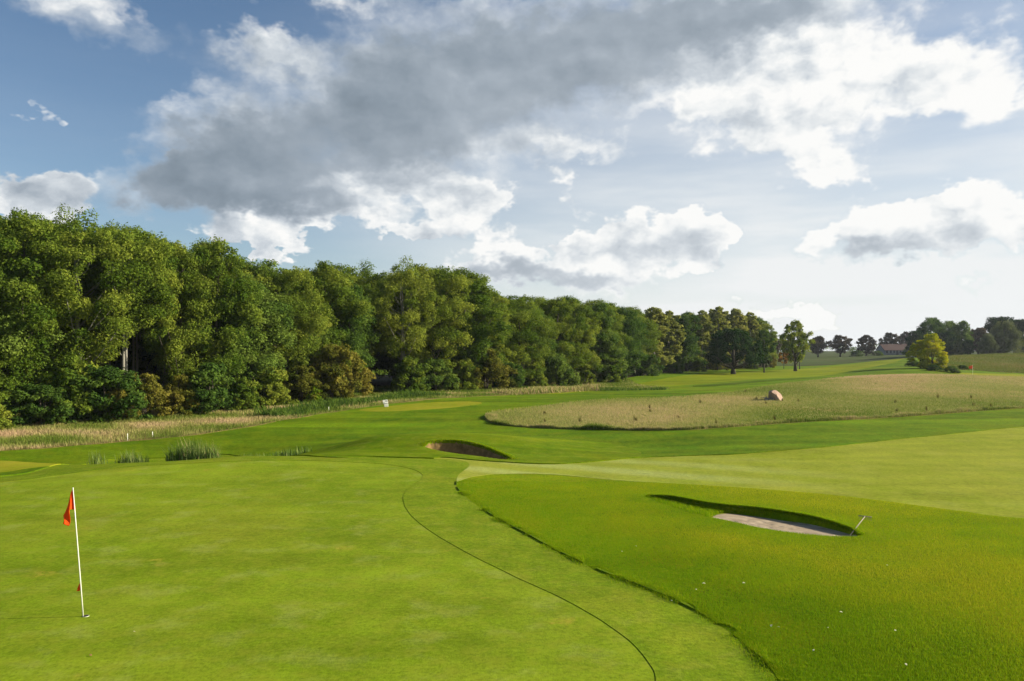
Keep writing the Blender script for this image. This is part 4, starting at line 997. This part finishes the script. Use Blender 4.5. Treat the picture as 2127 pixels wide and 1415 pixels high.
fallen(1395, 1251, .04, lfm, 'tiny pale leaf on the fringe beside the rough edge', .03)

# ------------------------------------------------------------------ sky
world = bpy.data.worlds.new('World'); SC.world = world; world.use_nodes = True
nt = world.node_tree; nt.nodes.clear(); N = NT(nt)
outw = N.n('ShaderNodeOutputWorld')
sun_dir = Vector((math.cos(SUN_EL) * math.cos(SUN_AZ_AHEAD), math.cos(SUN_EL) * math.sin(SUN_AZ_AHEAD), math.sin(SUN_EL)))
sk = N.n('ShaderNodeTexSky', sky_type='NISHITA', sun_disc=False)
sk.sun_elevation = SUN_EL; sk.sun_rotation = math.radians(90) - SUN_AZ_AHEAD; sk.air_density = 1.0; sk.dust_density = .2; sk.ozone_density = 2.5
dirv = N.n('ShaderNodeTexCoord').outputs['Generated']
sp = N.n('ShaderNodeSeparateXYZ'); N.set(sp.inputs[0], dirv)
az = N.math('ARCTAN2', sp.outputs[0], sp.outputs[1]); el = N.math('ARCSINE', sp.outputs[2])
cmb = N.n('ShaderNodeCombineXYZ'); N.set(cmb.inputs[0], az); N.set(cmb.inputs[1], el); P2 = cmb.outputs[0]
def AE(px, py):
    a = math.atan((px - CX) / F); return a, math.atan((HZ - py) / F * math.cos(a))
def n2d(vec, scale, detail, rough, out='Fac'):
    nd = N.n('ShaderNodeTexNoise', noise_dimensions='2D'); N.set(nd.inputs['Vector'], vec)
    nd.inputs['Scale'].default_value = scale; nd.inputs['Detail'].default_value = detail; nd.inputs['Roughness'].default_value = rough
    return nd.outputs[out]
SQ = N.vm('MULTIPLY', P2, (1, 1.5, 0))
wn = n2d(SQ, 5.5, 2, .55, 'Color'); wn2 = n2d(SQ, 26, 3, .62, 'Color')
wv = N.vm('ADD', N.vm('MULTIPLY', N.vm('SUBTRACT', wn, (.5, .5, .5)), (.085, .05, 0)), N.vm('MULTIPLY', N.vm('SUBTRACT', wn2, (.5, .5, .5)), (.075, .05, 0)))
PW = N.vm('ADD', P2, wv)
def blobs(lst, P):
    tot = None
    for px, py, rx, ry, w in lst:
        a, e = AE(px, py); ca = math.cos(a) ** 2
        v = N.vm('MULTIPLY', N.vm('SUBTRACT', P, (a, e, 0)), (F / (rx * ca) / 1.14, F / ry / 1.14, 0))
        g = N.mr(N.vm('LENGTH', v), 0., 1., w, 0.)
        tot = g if tot is None else N.math('ADD', tot, g)
    return tot
COV = [  # (photo column, row, half width, half height, weight) of each cloud mass
 (320,390,190,105,.9),(470,320,230,160,.95),(700,250,330,220,1.05),(980,180,380,240,1.15),(1300,80,400,190,1.15),(1680,0,440,120,1.0),(640,410,360,90,.85),
 (1180,300,200,42,.62),(840,365,170,55,.65),(520,110,90,60,.7),(600,120,80,40,.5),
 (130,0,330,72,.75),(330,100,190,50,.5),(700,0,300,45,.6),
 (1530,190,270,125,.85),(1780,150,280,125,.9),(1960,190,220,110,.75),(1620,280,270,66,.75),(1740,345,190,70,1.0),(2090,90,120,120,.4),(2110,220,90,60,.35),
 (970,420,130,58,1.2),(1160,430,80,52,.9),(870,484,115,36,1.4),(1050,490,105,42,.8),(1170,510,65,48,.9),(1290,500,160,75,1.3),(1440,500,85,80,1.3),(1220,560,290,66,1.3),(1010,550,150,50,.9),(1130,365,70,40,.8),
 (70,420,140,60,1.3),(0,410,90,65,.9),(590,500,66,58,1.5),(480,492,90,42,1.1),(620,450,200,45,.45),(82,228,40,42,.7),(352,310,34,18,1.3),
 (1900,460,210,72,1.),(2060,460,180,90,.9),(1850,520,220,50,1.),(1680,645,110,42,.8),(1980,600,160,26,.5),(1500,650,300,30,.45)]
DRK = [(450,350,310,150,.85),(700,270,340,200,.75),(1000,170,380,230,1.),(1320,70,370,160,1.),(1680,0,380,85,.7),(320,400,190,80,.6),(620,430,330,45,.45),
 (1600,240,260,45,.22),(1840,190,110,35,.35),(1190,575,300,48,.7),(1020,550,140,45,.45),(1880,530,220,36,.5),(1790,540,110,28,.3),
 (150,30,330,80,.35),(420,120,240,80,.38),(1640,650,50,24,.25),(2060,0,160,50,.3),(640,60,260,80,.25),(1400,600,300,30,.2)]
cov = blobs(COV, PW); drk = blobs(DRK, PW)
def dens(vec):
    a = n2d(vec, 7, 6, .58)
    vo = N.n('ShaderNodeTexVoronoi', feature='F1', voronoi_dimensions='2D'); N.set(vo.inputs['Vector'], vec); vo.inputs['Scale'].default_value = 20; vo.inputs['Detail'].default_value = 1.5; vo.inputs['Roughness'].default_value = .45
    return N.math('ADD', a, N.math('MULTIPLY', N.math('SUBTRACT', .42, vo.outputs['Distance']), .15))
SD = N.vm('ADD', SQ, N.vm('MULTIPLY', wn2, (.02, .02, .0)))
n0 = dens(SD)
n1 = dens(N.vm('ADD', SD, (.013, .024, 0)))
soft0 = N.mr(drk, .05, .5)
c_all = N.math('ADD', cov, N.math('MULTIPLY', N.math('SUBTRACT', n0, .53), N.math('SUBTRACT', 1.75, N.math('MULTIPLY', soft0, .85))))
gate = N.mr(cov, .0, .22)
alpha = N.mr(c_all, .19, N.math('ADD', N.mr(el, .08, .28, .44, .72), N.math('MULTIPLY', soft0, .40)))
alpha = N.math('MULTIPLY', alpha, gate)
relief = N.math('SUBTRACT', n0, n1)
soft = N.mr(drk, .10, .95)
relief = N.math('MULTIPLY', relief, N.mr(soft, 0, 1, 1.25, .5))
body = N.mr(c_all, .5, 1.3, .0, -.10)
shade = N.math('ADD', N.math('ADD', N.math('ADD', .95, body), relief), N.math('MULTIPLY', soft, -.45))
shade = N.math('ADD', shade, N.math('MULTIPLY', N.math('SUBTRACT', wn, .5), .28))
rightness = N.mr(az, -.5, .35, -.10, .07, False)
shade = N.math('ADD', shade, rightness, None)
shade = N.math('MINIMUM', N.math('MAXIMUM', shade, .20), 1.0)
ccol = N.ramp(shade, [(0., (.10, .14, .18)), (.3, (.235, .292, .352)), (.5, (.35, .41, .475)), (.75, (.62, .67, .72)), (.9, (.87, .89, .895)), (1., (.99, .985, .965))])
bg1 = N.n('ShaderNodeBackground'); bg2 = N.n('ShaderNodeBackground')
hs = N.n('ShaderNodeHueSaturation'); hs.inputs['Saturation'].default_value = 1.08; N.set(hs.inputs['Color'], sk.outputs[0])
N.set(bg1.inputs[0], hs.outputs[0]); bg1.inputs[1].default_value = .056
N.set(bg2.inputs[0], ccol); bg2.inputs[1].default_value = 1.0 * K
mixb = N.n('ShaderNodeMixShader'); N.set(mixb.inputs[0], alpha); N.l.new(bg1.outputs[0], mixb.inputs[1]); N.l.new(bg2.outputs[0], mixb.inputs[2])
# thin veil of high cloud low over the horizon and towards the sun
bg3 = N.n('ShaderNodeBackground'); bg3.inputs[0].default_value = (.87, .89, .895, 1); bg3.inputs[1].default_value = K
veil = N.math('MULTIPLY', N.mr(el, 0.02, .40, 1.15, .16, False), N.mr(az, -.42, .26, .12, 1.1))
veil = N.math('MULTIPLY', veil, N.mr(n2d(N.vm('MULTIPLY', P2, (1, 6, 0)), 3.5, 4, .5), .3, .7, .75, 1.1))
veil = N.math('MAXIMUM', veil, N.mr(el, 0., .11, .93, 0.), clamp=True)
veil = N.math('MULTIPLY', veil, N.math('SUBTRACT', 1., N.math('MULTIPLY', alpha, .75)))
mix2 = N.n('ShaderNodeMixShader'); N.set(mix2.inputs[0], veil); N.l.new(mixb.outputs[0], mix2.inputs[1]); N.l.new(bg3.outputs[0], mix2.inputs[2])
N.l.new(mix2.outputs[0], outw.inputs[0])
world.cycles.sampling_method = 'MANUAL'; world.cycles.sample_map_resolution = 512

sun = bpy.data.lights.new('sun', 'SUN'); sun.energy = 5.0; sun.angle = math.radians(.5); sun.color = (1, .90, .74)
so = bpy.data.objects.new('sun', sun); COL.objects.link(so); so.rotation_euler = sun_dir.to_track_quat('Z', 'Y').to_euler(); so.location = (30, 0, 40)

hm, HN, ho_ = newmat('haze')
pv = HN.n('ShaderNodeVolumePrincipled'); pv.inputs['Color'].default_value = (.82, .90, 1, 1); pv.inputs['Density'].default_value = .00012; pv.inputs['Anisotropy'].default_value = .3
HN.l.new(pv.outputs[0], ho_.inputs['Volume'])
hz_ = MB().box((0, 755, 13), (1900, 775, 16)).build('haze', hm); tag(hz_, kind='stuff')
cam = bpy.data.cameras.new('camera'); cam.lens = 28; cam.sensor_width = 36; cam.clip_end = 5000; cam.clip_start = .1
co = bpy.data.objects.new('camera', cam); COL.objects.link(co); co.location = (0, 0, CAMZ); co.rotation_euler = (math.radians(90) + PITCH, 0, 0)
SC.camera = co
SC.view_settings.view_transform = 'Standard'; SC.view_settings.look = 'None'; SC.view_settings.exposure = EXPO; SC.view_settings.gamma = 1
SC.render.resolution_x = 1024; SC.render.resolution_y = 681
for k_, r_ in PROTO.items():
    if k_ not in USED: print('unused proto', k_)
    for kk in ('H', 'W'):
        pass
for o in bpy.data.objects:
    for kk in ('H', 'W'):
        if kk in o: del o[kk]
